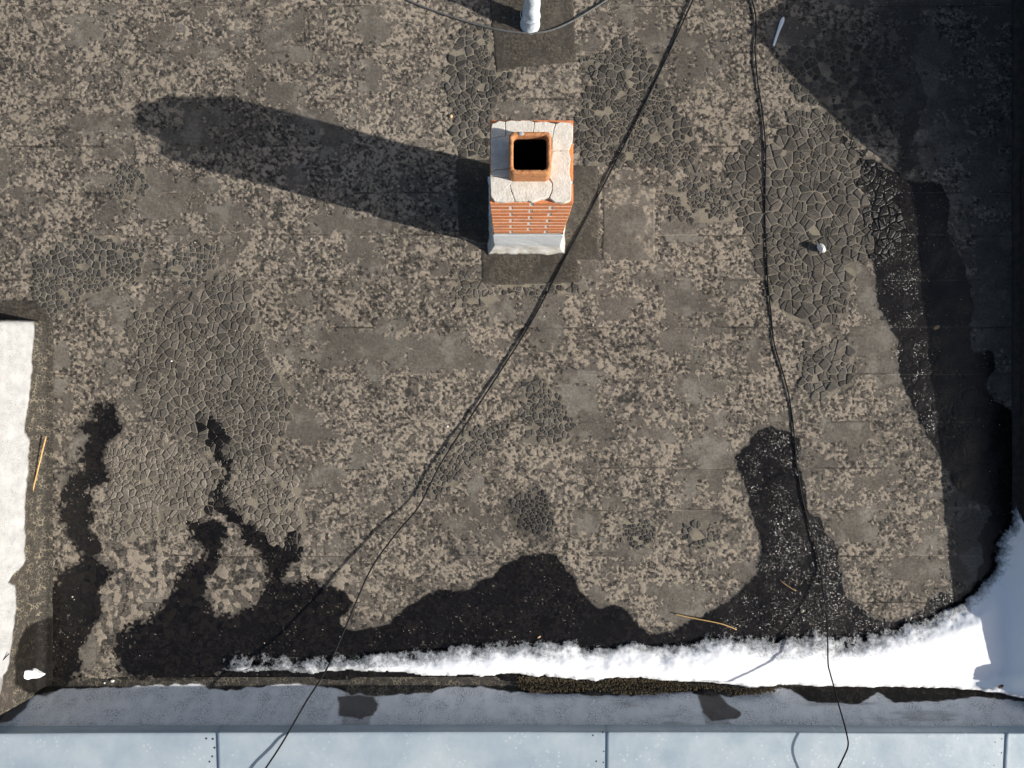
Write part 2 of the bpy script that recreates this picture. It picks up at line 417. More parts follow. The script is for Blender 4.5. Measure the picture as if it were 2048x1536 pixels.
def surface(x, y):
    """colour masks and relief of the weathered felt at photo-plane pixel coordinates"""
    sh = x.shape
    x = x.reshape(-1).astype(np.float32); y = y.reshape(-1).astype(np.float32)
    w1 = fbm(x / 14, y / 14, 1, 3) - 0.5; w2 = fbm(x / 14, y / 14, 2, 3) - 0.5
    # activity of flaking
    tab = np.zeros_like(x); tab2 = np.zeros_like(x)
    ci = np.clip(np.searchsorted(np.array(COURSES), y + 3 * w1) - 1, 0, len(COURSES) - 1)
    for c in range(len(COURSES)):
        s = ci == c
        if s.any():
            xs, r1, r2 = TABS[c]
            k = np.searchsorted(xs, x[s] + 14 * w2[s])
            tab[s] = r1[k]; tab2[s] = r2[k]
    big = fbm(x / 120, y / 95, 5, 3) - 0.5
    med = fbm((x + 60 * w1) / 42, (y + 40 * w2) / 30, 8, 3) - 0.5
    wisp = fbm(x / 70 + 3 * w2, y / 11, 102, 3) - 0.5
    wisp2 = fbm(x / 10, y / 60 + 3 * w1, 103, 3) - 0.5
    act = 0.80 + 1.0 * big + 1.25 * med + 0.12 * tab + 0.7 * wisp + 0.45 * wisp2
    smear = np.zeros_like(x)
    for (x0, y0, x1, y1, s) in SMOOTH:
        cx, cy = (x0 + x1) / 2, (y0 + y1) / 2
        a, b = (x1 - x0) / 2 + 4, (y1 - y0) / 2 + 4
        sel = (abs(x - cx) < a * 1.4 + 10) & (abs(y - cy) < b * 1.4 + 10)
        if not sel.any(): continue
        dx = np.abs(x[sel] - cx + 40 * w1[sel]) / a; dy = np.abs(y[sel] - cy + 40 * w2[sel]) / b
        r = (dx ** 4 + dy ** 4) ** 0.25 + 1.0 * med[sel] + 1.1 * wisp[sel] + 0.7 * wisp2[sel]
        v = s * (1 - ss(0.55, 1.05, r))
        smear[sel] = np.maximum(smear[sel], v)
    act = act - 1.05 * smear
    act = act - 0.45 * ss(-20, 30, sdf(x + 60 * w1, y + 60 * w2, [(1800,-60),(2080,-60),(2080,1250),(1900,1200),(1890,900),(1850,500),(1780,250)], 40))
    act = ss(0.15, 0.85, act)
    # flakes
    n1 = fbm(x / 4.9, y / 4.5, 21, 3, 0.65)
    n2 = fbm(x / 26, y / 24, 25, 2)
    _, _, rid = worley((x + 5 * w1) / 5.2, (y + 5 * w2) / 4.8, 40)
    n3 = fbm(x / 15, y / 13, 27, 2)
    coarse = ss(0.42, 0.60, fbm(x / 170, y / 130, 111, 2))
    n1c = fbm(x / 12.0, y / 10.5, 112, 3, 0.62)
    v = 0.54 * (n1 * (1 - 0.5 * coarse) + n1c * 0.5 * coarse) + 0.14 * n2 + 0.12 * n3 + 0.20 * rid
    thr = 0.640 - 0.125 * act + 0.05 * (fbm(x / 70, y / 70, 77, 2) - 0.5)
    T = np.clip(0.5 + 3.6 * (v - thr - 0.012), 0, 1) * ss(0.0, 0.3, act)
    # lower-left: coarser, more angular flakes
    ll = np.clip(sdf(x + 30 * w1, y + 30 * w2, [(100,1080),(240,1060),(560,1110),(700,1130),(760,1220),(660,1250),(230,1300),(180,1360),(150,1200)], 30) / 30, 0, 1)
    f1, f2, rid2 = worley((x + 6 * w1) / 12.0, (y + 6 * w2) / 11.0, 47)
    T2 = np.clip(0.5 + 1.6 * (rid2 - 0.52 + 0.6 * (n1 - 0.5)), 0.05, 0.95) * (0.55 + 0.45 * ss(0.03, 0.12, f2 - f1))
    T = T * (1 - ll) + T2 * ll
    u = fbm(x / 5.5, y / 5.5, 61, 3, 0.65)
    dpit = ss(0.50, 0.60, u + 0.10 * (act - 0.5) + 0.12 * (fbm(x / 50, y / 50, 66, 2) - 0.5)) * ss(0.1, 0.7, act) * (1 - T) * 0.92
    # fine loose grains
    gr = ss(0.80, 0.86, vn(x / 2.3, y / 2.3, 88)) * (0.25 + 0.75 * act)
    T = np.maximum(T, gr * 0.5)
    tone = 0.5 + 0.10 * (fbm(x / 60, y / 60, 91, 3) - 0.5) + 0.035 * tab2 + 0.10 * (fbm(x / 340, y / 340, 95, 2) - 0.5)
    streak = fbm(x / 60, y / 9, 97, 3)
    grey = np.clip(smear * (0.30 + 0.9 * (fbm(x / 38, y / 26, 93, 3) - 0.5)) + (1 - act) * 0.9 * ss(0.5, 0.75, fbm(x / 30, y / 30, 94, 3)), 0, 1) * (0.6 + 0.8 * streak)
    # cracked zones: dusty ground between the bitumen plates
    line = np.zeros_like(x)
    for z in CRACK:
        d = sdf(x + 22 * w1, y + 22 * w2, z['p'], 20)
        m = ss(-3, 3, d)
        amt = 0.95
        line = np.maximum(line, m * amt * (0.25 if z.get('wet') else 1.0))
        T = T * (1 - m * 0.8); dpit = dpit * (1 - m)
        grey = grey * (1 - m)
    line = line * (0.35 + 0.75 * ss(0.35, 0.65, fbm(x / 22, y / 22, 99, 2)))
    # seams between the courses
    seam = np.full_like(x, 99)
    for c in COURSES:
        seam = np.minimum(seam, np.abs(y - c - 1.5 * (vn(x / 40, y * 0 + c, 12) - 0.5)))
    sm = (1 - ss(0.8, 2.6, seam)) * ss(0.40, 0.66, fbm(x / 70, y / 30, 14, 3))
    T = np.maximum(T * (1 - 0.6 * sm), 0.52 * sm * (tab2 > 0.1))
    tone = tone * (1 - 0.45 * sm * (tab2 <= 0.1))
    # water, and the shade painted in beside the right wall
    W = np.zeros_like(x)
    cellw = (rid - 0.5)
    for z in WET_AND_SHADE:
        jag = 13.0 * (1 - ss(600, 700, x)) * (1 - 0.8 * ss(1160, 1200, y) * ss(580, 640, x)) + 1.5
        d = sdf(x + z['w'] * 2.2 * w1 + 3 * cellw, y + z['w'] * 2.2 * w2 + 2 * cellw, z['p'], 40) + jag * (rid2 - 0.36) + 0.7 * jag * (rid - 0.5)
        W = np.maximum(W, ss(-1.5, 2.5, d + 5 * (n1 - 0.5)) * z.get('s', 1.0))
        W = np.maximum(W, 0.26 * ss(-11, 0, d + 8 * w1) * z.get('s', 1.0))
    # some dry grains stand out of the water
    W = W * (1 - 0.75 * ss(0.88, 0.93, vn(x / 3.1, y / 3.1, 71)) * ss(0.45, 0.6, fbm(x / 60, y / 60, 72, 2)))
    gl = np.zeros_like(x)
    for (pl, am) in GLITTER:
        gl = np.maximum(gl, am * ss(-25, 15, sdf(x + 50 * w1, y + 50 * w2, pl, 30)))
    gl = gl * W * ss(0.34, 0.52, fbm(x / 26, y / 24, 73, 3))
    # relief in metres
    hz = (0.0016 * ss(0.4, 0.65, T) + 0.0022 * ll * (rid2 - .5) + 0.0018 * (n3 - .5) - 0.0022 * dpit + 0.0014 * (n1 - 0.5) * (0.3 + act) + 0.016 * (fbm(x / 150, y / 120, 31, 2) - 0.5) + 0.004 * (fbm(x / 30, y / 26, 33, 2) - 0.5))
    gw = worley(x / 5.2, y / 5.2, 55)[0]
    wr = ss(0.4, 0.7, fbm(x / 70, y / 70, 57, 2) + 0.1)
    fine_h = 0.0016 * ss(0.4, 0.65, T) + 0.0018 * (n3 - .5) - 0.0022 * dpit + 0.0014 * (n1 - 0.5) * (0.3 + act)
    hz = hz - 0.85 * W * fine_h + W * wr * (0.0004 * (0.6 - gw)) + W * 0.012 * (fbm(x / 60, y / 42, 58, 2) - 0.5)
    cr = np.clip(np.abs(fbm(x / 33, y / 33, 36, 3) - 0.5) * 30, 0, 1)
    hz = hz - 0.002 * (1 - cr) * (fbm(x / 200, y / 200, 37, 1) > 0.6)
    flat = ss(0.02, 0.3, line)
    hz = hz * (1 - flat) + flat * (0.016 * (fbm(x / 150, y / 120, 31, 2) - 0.5))
    ma = np.stack([T, dpit, W, gl], -1).reshape(sh + (4,))
    mb = np.stack([np.clip(tone, 0.2, 0.9), line, np.clip(grey, 0, 1)], -1).reshape(sh + (3,))
    return ma, mb, hz.reshape(sh)

# ------------------------------------------------------------------ the roof
STEP = 1.65
gx = np.arange(-60, 2052, STEP)
gy = np.arange(-60, 1396, STEP)
GX, GY = np.meshgrid(gx, gy)
MA, MB, HZ = surface(GX, GY)

def course_ramp(y):
    c = np.array(COURSES, float)
    i = np.clip(np.searchsorted(c, y, side='right') - 1, 0, len(c) - 2)
    t = (y - c[i]) / (c[i + 1] - c[i])
    return 0.003 * t

def roof_z(px, py):
    i = int(np.clip(round((py - gy[0]) / STEP), 0, len(gy) - 1))
    j = int(np.clip(round((px - gx[0]) / STEP), 0, len(gx) - 1))
    return float(HZ[i, j] + course_ramp(np.array([py]))[0])

deck = bmesh.new()
bmesh.ops.create_grid(deck, x_segments=2, y_segments=2, size=1)
for v in deck.verts:
    v.co = Vector((-6.0 if v.co.x < -0.5 else (4.4 if v.co.x > 0.5 else -0.8), -2.45 if v.co.y < -0.5 else (7.5 if v.co.y > 0.5 else 2.5), -0.014))
bmesh.ops.solidify(deck, geom=deck.faces[:], thickness=0.15)
dm = bpy.data.meshes.new('flat_roof'); deck.to_mesh(dm); deck.free()
def deck_material():
    k = NM('flaked_bitumen_felt')
    g = k.noise(20, 4, .6); f = k.noise(60, 5, .7); f2 = k.noise(9, 3, .6)
    c = k.mix(k.rng(g, .3, .7), (0.080, 0.071, 0.060), (0.118, 0.103, 0.086))
    c = k.mix(k.rng(k.noise(85, 3, .6), .55, .62, 0, .8), c, DARK)
    c = k.mix(k.rng(k.math('ADD', f, k.math('MULTIPLY', k.math('SUBTRACT', f2, .5), .5)), .52, .58), c, (0.27, 0.23, 0.18))
    k.set(Base_Color=c, Roughness=.95, Specular_IOR_Level=.12); k.bump(f, .4, .006)
    return k.m
M_DECK = deck_material()
roof = link('flat_roof', dm, M_DECK)
tag(roof, kind='structure')

K = 1.0 / S0
rows = [int(np.clip(round((c - gy[0]) / STEP), 0, len(gy) - 1)) for c in COURSES]
rows[0] = 0
seen = []
for ci in range(len(COURSES) - 1):
    r0, r1 = rows[ci], rows[ci + 1]
    if ci == len(COURSES) - 2: r1 = len(gy) - 1
    if r1 - r0 < 2: continue
    a, b = r0, min(r1 + 3, len(gy))          # tucks a little under the next course
    yy = gy[a:b]
    Z = HZ[a:b].copy()
    t = np.clip((np.arange(a, b) - r0) / max(r1 - r0, 1), 0, 1)
    Z += (0.003 * t)[:, None]
    over = np.arange(a, b) > r1
    Z[over] -= 0.004
    Z[0] -= 0.0
    P = np.stack([(GX[a:b] - 1024) * K, (768 - GY[a:b]) * K, Z], -1)
    me, _ = grid_mesh('felt_strip', P)
    set_attr(me, 'ma', MA[a:b]); set_attr(me, 'mb', MB[a:b])
    link('felt_strip', me, M_FELT, roof)
# the courses that run on outside the frame
for k in range(3):
    y0 = 2.52 + 0.0 + (60 * K) * 0 + k * 0.37 + (768 + 60) * K - 2.52
    v = [(-6.0, y0, 0.003), (4.2, y0, 0.003), (4.2, y0 + 0.375, 0.0), (-6.0, y0 + 0.375, 0.0)]
    link('felt_strip', mesh_from('felt_strip', v, [(0, 1, 2, 3)]), M_DECK, roof)

# patches of newer felt
def patch_mesh(z):
    P = np.array(z['p'], float)
    st = 2.2
    xs = np.arange(P[:, 0].min(), P[:, 0].max() + st, st); ys = np.arange(P[:, 1].min(), P[:, 1].max() + st, st)
    X, Y = np.meshgrid(xs, ys)
    w = fbm(X / 20, Y / 20, 201, 3) - 0.5
    d = sdf(X + 3 * w, Y + 3 * w, z['p'], 10)
    ci = np.clip(((Y - gy[0]) / STEP).round().astype(int), 0, len(gy) - 1)
    cj = np.clip(((X - gx[0]) / STEP).round().astype(int), 0, len(gx) - 1)
    base = 0.016 * (fbm(X / 150, Y / 120, 31, 2) - 0.5) + 0.004 * (fbm(X / 30, Y / 26, 33, 2) - 0.5) + 0.003
    fx, fy = 7.0, 9.0
    f1, f2, rid = worley((X + 12 * w) / fx, (Y + 12 * w) / fy, 205)
    g = f2 - f1
    zone = ss(0.36, 0.60, fbm(X / 26, Y / 26, 207, 3))
    lines = (1 - ss(0.05, 0.17, g)) * zone * 0.95
    ma0 = MA[ci, cj]
    W = ma0[..., 2]
    if z.get('light'):
        T = ma0[..., 0] * ss(0.5, 0.62, fbm(X / 22, Y / 40, 211, 2)) ; D = T * 0
        tone = 0.5 + 0.25 * (fbm(X / 26, Y / 34, 213, 3) - 0.5)
        grey = ss(0.4, 0.7, fbm(X / 24, Y / 30, 215, 3)) * 0.6
        lines = lines * 0.15
    else:
        T = ss(0.80, 0.86, vn(X / 2.6, Y / 2.6, 216)) * 0.45 + ss(0.70, 0.75, fbm(X / 9, Y / 9, 219, 2)) * 0.4
        D = 0.2 * ss(0.4, 0.7, fbm(X / 16, Y / 16, 217, 3))
        tone = z['tone'] * (1 + 0.5 * (fbm(X / 40, Y / 40, 218, 3) - 0.5))
        grey = 0.25 * ss(0.5, 0.7, fbm(X / 30, Y / 30, 220, 3))
    hz = base + 0.0025 + 0.0012 * ss(0.05, 0.3, g) * zone + 0.003 * (fbm(X / 8, Y / 8, 221, 2) - 0.5) - 0.006 * (1 - ss(0, 3, d))
    Pm = np.stack([(X - 1024) * K, (768 - Y) * K, hz + 0.002], -1)
    keep = (d[:-1, :-1] > -1.5) & (d[1:, 1:] > -1.5) & (d[:-1, 1:] > -1.5) & (d[1:, :-1] > -1.5)
    me, used = grid_mesh('felt_patch', Pm, keep)
    set_attr(me, 'ma', np.stack([np.clip(T, 0, 1), D, W], -1), used)
    set_attr(me, 'mb', np.stack([tone, lines, grey], -1), used)
    return me
for z in PATCHES:
    link('felt_patch', patch_mesh(z), M_FELT, roof)

# ------------------------------------------------------------------ alligator cracking: every plate of bitumen is a piece
def clip_half(poly, mx, my, nx, ny):
    out = []
    n = len(poly)
    for i in range(n):
        a = poly[i]; b = poly[(i + 1) % n]
        da = (a[0] - mx) * nx + (a[1] - my) * ny
        db = (b[0] - mx) * nx + (b[1] - my) * ny
        if da <= 0: out.append(a)
        if (da < 0 < db) or (db < 0 < da):
            t = da / (da - db)
            out.append((a[0] + (b[0] - a[0]) * t, a[1] + (b[1] - a[1]) * t))
    return out

plates = []
rg = random.Random(11)
for zi, z in enumerate(CRACK):
    P = z['p']; c = z['c'] * 0.80
    x0 = min(p[0] for p in P); x1 = max(p[0] for p in P); y0 = min(p[1] for p in P); y1 = max(p[1] for p in P)
    nx = int((x1 - x0) / c) + 3; ny = int((y1 - y0) / c) + 3
    # size varies across the zone, and the pattern is stretched along a drifting grain
    pts = {}
    for i in range(-2, nx + 2):
        for j in range(-2, ny + 2):
            jx, jy = rg.uniform(-.46, .46), rg.uniform(-.46, .46)
            px = x0 + (i + .5 * (j % 2) * 0.6 + jx) * c; py = y0 + (j + jy) * c
            px += 1.1 * c * (vn(np.array([px / 45]), np.array([py / 45]), 301)[0] - .5) * 2
            py += 1.1 * c * (vn(np.array([px / 45]), np.array([py / 45]), 302)[0] - .5) * 2
            if rg.random() < 0.86: pts[(i, j)] = (px, py)
    keys = list(pts)
    cx = np.array([pts[k][0] for k in keys]); cy = np.array([pts[k][1] for k in keys])
    wq = 14 * (fbm(cx / 30, cy / 30, 310 + zi, 2) - 0.5)
    sd = sdf(cx + wq, cy + wq, P, 20)
    for q, k in enumerate(keys):
        if sd[q] < -0.25 * c: continue
        kp = z['keep'] - (0.30 if sd[q] < 0.6 * c else 0.0)
        if rg.random() > kp: continue
        px, py = pts[k]
        poly = [(px - 2 * c, py - 2 * c), (px + 2 * c, py - 2 * c), (px + 2 * c, py + 2 * c), (px - 2 * c, py + 2 * c)]
        for di in (-2, -1, 0, 1, 2):
            for dj in (-2, -1, 0, 1, 2):
                o = pts.get((k[0] + di, k[1] + dj))
                if o is None or (di == 0 and dj == 0): continue
                ddx, ddy = o[0] - px, o[1] - py
                if ddx * ddx + ddy * ddy > (3.2 * c) ** 2 or ddx * ddx + ddy * ddy < 1e-6: continue
                poly = clip_half(poly, px + ddx / 2, py + ddy / 2, ddx, ddy)
                if len(poly) < 3: break
            if len(poly) < 3: break
        if len(poly) < 3: continue
        # split some plates in two by a finer crack
        todo = [poly]
        if rg.random() < (0.5 if c > 9.5 else 0.15):
            an = rg.uniform(0, math.pi)
            mx = sum(p[0] for p in poly) / len(poly) + rg.uniform(-.15, .15) * c; my = sum(p[1] for p in poly) / len(poly)
            n_ = (math.cos(an), math.sin(an))
            pa = clip_half(poly, mx, my, *n_); pb = clip_half(poly, mx, my, -n_[0], -n_[1])
            if len(pa) > 2 and len(pb) > 2: todo = [pa, pb]
        for pl in todo:
            A = 0.5 * abs(sum(pl[i][0] * pl[(i + 1) % len(pl)][1] - pl[(i + 1) % len(pl)][0] * pl[i][1] for i in range(len(pl))))
            if A < 9: continue
            plates.append((A, pl, z))

def in_rects(x, y):
    # plates never lie under a felt patch or the chimney
    if 1125 > x > 975 and 325 < y < 500: return True
    for q in PATCHES[:5]:
        if sdf(np.array([x], np.float32), np.array([y], np.float32), q['p'], 20)[0] > -5: return True
    if x < 108 and y > 640: return True
    return False

def plate_geo(pl, z, r):
    n = len(pl)
    mx = sum(p[0] for p in pl) / n; my = sum(p[1] for p in pl) / n
    rad = math.sqrt(0.5 * abs(sum(pl[i][0] * pl[(i + 1) % n][1] - pl[(i + 1) % n][0] * pl[i][1] for i in range(n))) / math.pi * 2)
    # clean very short edges, cut the corners
    q = []
    for i in range(n):
        a = pl[i - 1]; b = pl[i]; c = pl[(i + 1) % n]
        la = math.hypot(a[0] - b[0], a[1] - b[1]); lc = math.hypot(c[0] - b[0], c[1] - b[1])
        fa = min(0.16, 1.2 / max(la, .1)); fc = min(0.16, 1.2 / max(lc, .1))
        q.append((b[0] + (a[0] - b[0]) * fa + r.uniform(-.35, .35), b[1] + (a[1] - b[1]) * fa + r.uniform(-.35, .35)))
        q.append((b[0] + (c[0] - b[0]) * fc, b[1] + (c[1] - b[1]) * fc))
    gap = r.choice((0.3, 0.4, 0.55, 0.9)) * (1.0 if z['c'] > 12 else 0.85)
    tilt = (r.uniform(-.07, .07), r.uniform(-.07, .07))
    ht = r.uniform(0.0022, 0.0055) * min(1.0, rad / 9 + .3)
    zb = roof_z(mx, my) + 0.0008
    vs = []
    def ring(g, zz, k):
        for p in q:
            dx, dy = p[0] - mx, p[1] - my
            L = math.hypot(dx, dy) + 1e-6
            s = max(0.15, (L - g) / L)
            X, Y = mx + dx * s, my + dy * s
            vs.append(((X - 1024) * K, (768 - Y) * K, zb + zz + (dx * tilt[0] + dy * tilt[1]) * K * k * s))
    ring(gap, -0.003, 1); ring(gap + 0.9, ht, 1); ring(gap + 0.9 + 0.30 * rad, ht * 0.74, 1)
    m = len(q)
    vs.append(((mx - 1024) * K, (768 - my) * K, zb + ht * r.uniform(.62, .78)))
    fs = []
    for rr in (0, 1):
        for i in range(m):
            a = rr * m + i; b = rr * m + (i + 1) % m
            fs.append((a, b, b + m, a + m))
    for i in range(m):
        fs.append((2 * m + i, 2 * m + (i + 1) % m, 3 * m))
    # orientation: pixel y is flipped, make faces look up
    ar = sum(vs[i][0] * vs[(i + 1) % m][1] - vs[(i + 1) % m][0] * vs[i][1] for i in range(m))
    if ar < 0: fs = [tuple(reversed(f)) for f in fs]
    wi = min(max(int(round((my - gy[0]) / STEP)), 0), len(gy) - 1); wj = min(max(int(round((mx - gx[0]) / STEP)), 0), len(gx) - 1)
    wet = z['wet'] if z.get('wet') else float(MA[wi, wj, 2])
    tone = min(.95, max(.15, z['tone'] * r.uniform(0.62, 1.3)))
    dust = min(1, max(0, z['dust'] + r.uniform(-.2, .2)))
    cols = [(min(.95, tone * 1.35), wet, min(1, dust + .5))] * m + [(tone * 1.1, wet, min(1, dust + .22))] * m + [(tone, wet, dust)] * (m + 1)
    return vs, fs, cols

plates = [p for p in plates if not in_rects(sum(q[0] for q in p[1]) / len(p[1]), sum(q[1] for q in p[1]) / len(p[1]))]
plates.sort(key=lambda p: -p[0])
rr_ = random.Random(5)
AV, AF, AC = [], [], []
for i, (A, pl, z) in enumerate(plates):
    vs, fs, cs = plate_geo(pl, z, rr_)
    if i < 290:
        me = mesh_from('bitumen_plate', vs, fs)
        set_attr(me, 'ma', np.array(cs, np.float32))
        link('bitumen_plate', me, M_FLAKE, roof)
    else:
        o = len(AV)
        AV += vs; AC += cs
        AF += [tuple(q + o for q in f) for f in fs]
me = mesh_from('cracked_coating', AV, AF)
set_attr(me, 'ma', np.array(AC, np.float32))
tag(link('cracked_coating', me, M_FLAKE, roof), kind='stuff')

# ------------------------------------------------------------------ parapet along the bottom, with metal coping
def paint_material(name, c1, c2, speck=1.0):
    """'ma' = (paint, stain, wet)"""
    k = NM(name)
    a = k.attr('ma')
    g2 = k.noise(300, 3, 0.6); g3 = k.noise(12, 4, 0.6); g4 = k.noise(60, 4, 0.65)
    felt = k.mix(k.rng(g4, 0.3, 0.7), (0.02, 0.019, 0.017), (0.075, 0.067, 0.056))
    cv = k.vor(42, 'DISTANCE_TO_EDGE', vec=k.pos())
    felt = k.mix(k.math('MULTIPLY', k.rng(cv, .02, .09, 1, 0), k.rng(k.noise(20, 3), .45, .6)), felt, (.22, .19, .14))
    paint = k.mix(k.rng(g3, 0.3, 0.7), c1, c2)
    vec = k.n('ShaderNodeMapping'); vec.inputs['Scale'].default_value = (1, 1.6, 1.6)
    k.l(k.pos(), vec.inputs[0])
    sp = k.rng(k.noise(150, 2, 0.5, vec.outputs[0]), 0.545, 0.62, 0.0, speck)
    sp = k.math('MULTIPLY', sp, k.rng(k.noise(9, 2), 0.35, 0.6))
    paint = k.mix(sp, paint, (0.07, 0.075, 0.08))
    c = k.mix(a[0], felt, paint)
    c = k.mix(a[1], c, k.mix(k.rng(g3, .3, .7), (0.055, 0.042, 0.036), (0.085, 0.068, 0.06)))
    c = k.mix(a[2], c, k.mix(1.0, c, (0.16, 0.15, 0.15), 'MULTIPLY'))
    k.set(Base_Color=c, Roughness=k.rng(a[2], 0, 1, 0.8, 0.55), Specular_IOR_Level=0.15)
    k.bump(k.math('ADD', k.math('ADD', g2, g4), k.math('MULTIPLY', g3, 1.5)), 0.5, 0.008)
    return k.m
M_PAINT = paint_material('grey_painted_felt', (0.66, 0.665, 0.665), (0.78, 0.78, 0.77))
M_WHITE = paint_material('white_painted_felt', (0.34, 0.345, 0.35), (0.45, 0.455, 0.455), 0.7)

PX0, PX1 = -220, 2320
EDGE = [(-220,1450),(0,1442),(30,1402),(60,1392),(130,1379),(250,1374),(400,1367),(418,1378),(470,1380),(560,1367),(620,1371),(680,1378),(700,1388),(750,1390),(850,1386),(900,1375),(960,1373),(1010,1382),(1060,1384),(1150,1388),(1250,1391),(1380,1384),(1400,1391),(1480,1392),(1560,1376),(1580,1380),(1620,1402),(1700,1408),(1722,1406),(1755,1384),(1790,1406),(1850,1402),(1960,1394),(2048,1402),(2320,1410)]
def parapet():
    root = bpy.data.objects.new('parapet', None); col.objects.link(root); root.location = (0, -2.45, 0)
    tag(root, 'low grey painted parapet with pale blue metal coping along the bottom edge', 'parapet')
    xs = np.arange(PX0, PX1, 2.6)
    X = (xs - 1024) * K
    # profile: flat skirt, rounded cove, near vertical upstand
    prof = [(-2.325, 0.004), (-2.345, 0.006), (-2.365, 0.010)]
    SL = R(53)
    for i in range(1, 13):
        a = SL * i / 12
        prof.append((-2.365 - 0.06 * math.sin(a), 0.010 + 0.06 * (1 - math.cos(a))))
    yb, zb = prof[-1]
    for i in range(1, 62):
        t = i / 61
        prof.append((yb - 0.195 * t, zb + 0.195 * math.tan(SL) * t))
    prof = np.array(prof)
    ny, nx = len(prof), len(xs)
    XX = np.tile(X, (ny, 1)); YY = np.tile(prof[:, :1], (1, nx)); ZZ = np.tile(prof[:, 1:], (1, nx))
    bow = 0.018 * np.cos((xs - 1024) / 1100) - 0.014
    YY = YY + bow[None, :] + 0.012 * (fbm(XX * 1.2, ZZ * 3, 401, 3) - .5)
    ZZ = ZZ + 0.006 * (fbm(XX * 3, YY * 6, 402, 3) - .5) * (ZZ > 0.01)
    PXX, PYY = pix(XX, YY, ZZ)
    w = fbm(PXX / 16, PYY / 10, 403, 3) - .5
    e = np.interp(PXX, [q[0] for q in EDGE], [q[1] for q in EDGE])
    paint = ss(-1.2, 1.8, PYY - e + 9 * w)
    stain = np.zeros_like(paint)
    for pl in ([(676,1394),(700,1390),(745,1392),(756,1408),(748,1432),(722,1438),(678,1432)],
               [(1396,1390),(1440,1388),(1455,1408),(1482,1424),(1476,1438),(1425,1444),(1405,1425)],
               [(-220,1440),(-10,1404),(30,1392),(58,1384),(66,1392),(44,1424),(22,1440),(-10,1450),(-220,1460)]):
        stain = np.maximum(stain, ss(-2, 2, sdf(PXX + 10 * w, PYY + 5 * w, pl, 20)))
    half = np.zeros_like(paint)
    for pl in ([(690,1376),(748,1376),(740,1452),(684,1452)], [(1390,1376),(1432,1374),(1462,1450),(1412,1450)]):
        half = np.maximum(half, ss(-2, 2, sdf(PXX + 5 * w, PYY + 3 * w, pl, 20)))
    stain = np.maximum(stain * .9, half * 0.38)
    stain = np.maximum(stain, 0.35 * ss(0.62, 0.8, fbm(PXX / 90, PYY / 16, 405, 3)) * ss(1000, 1300, PXX))
    wet = ss(1500, 1560, PXX) * (1 - ss(1950, 2000, PXX)) * (1 - paint) * 0.7
    wet = np.maximum(wet, ss(-2, 3, sdf(PXX + 8 * w, PYY + 6 * w, [(20,1340),(30,1380),(95,1395),(165,1350),(160,1330)], 20)))
    wet = np.maximum(wet, 0.8 * (1 - paint) * ss(0.50, 0.56, fbm(PXX / 60, PYY * 0 + 3, 407, 2)) * ss(1366, 1378, PYY))
    wet = np.maximum(wet, ss(230, 245, PXX + 20 * w) * (1 - ss(425, 440, PXX + 20 * w)) * (1 - ss(1354, 1362, PYY + 8 * w)))
    me, _ = grid_mesh('upstand', np.stack([XX, YY, ZZ], -1)[::-1].copy())
    set_attr(me, 'ma', np.stack([paint, stain, wet], -1)[::-1].copy())
    o = link('upstand', me, M_PAINT, root); o.location = (0, 2.45, 0)
    # core of the wall below the coping
    bm = bmesh.new(); bmesh.ops.create_cube(bm, size=1)
    for v in bm.verts:
        v.co = Vector(((v.co.x) * 10.0 + 0.2, -2.83 + v.co.y * 0.40, -3.4 + v.co.z * 7.3))
    me = bpy.data.meshes.new('wall_core'); bm.to_mesh(me); bm.free()
    o = link('wall_core', me, simple('rendered_wall', (0.35, 0.34, 0.32), (0.45, 0.43, 0.40)), root); o.location = (0, 2.45, 0)
    return root
parapet_o = parapet()

def coping_material():
    k = NM('galvanised_coping')
    g = k.noise(3.0, 4, 0.55); g2 = k.noise(40, 3, 0.6)
    c = k.mix(k.rng(g, 0.3, 0.72), (0.30, 0.37, 0.42), (0.44, 0.49, 0.52))
    mp = k.n('ShaderNodeMapping'); mp.inputs['Scale'].default_value = (1, 1, 0.001); k.l(k.pos(), mp.inputs[0])
    va = k.vor(26, vec=mp.outputs[0])
    sp = k.math('MULTIPLY', k.rng(va, 0.10, 0.30, 1, 0), k.rng(k.noise(7, 2), 0.50, 0.60))
    c = k.mix(k.math('MULTIPLY', sp, 0.42), c, (0.66, 0.69, 0.70))
    vb = k.vor(60, vec=mp.outputs[0])
    c = k.mix(k.math('MULTIPLY', k.rng(vb, 0.06, 0.16, 1, 0), k.rng(k.noise(13, 2), 0.64, 0.70)), c, (0.2, 0.23, 0.25))
    k.set(Base_Color=c, Roughness=k.rng(g2, .3, .7, .42, .6), Metallic=0.12, Specular_IOR_Level=0.4)
    k.bump(k.noise(14, 3), 0.10, 0.02)
    return k.m
M_COP = coping_material()
ZC = 0.385
YC = -(1466 - 768) * (H - ZC) / F
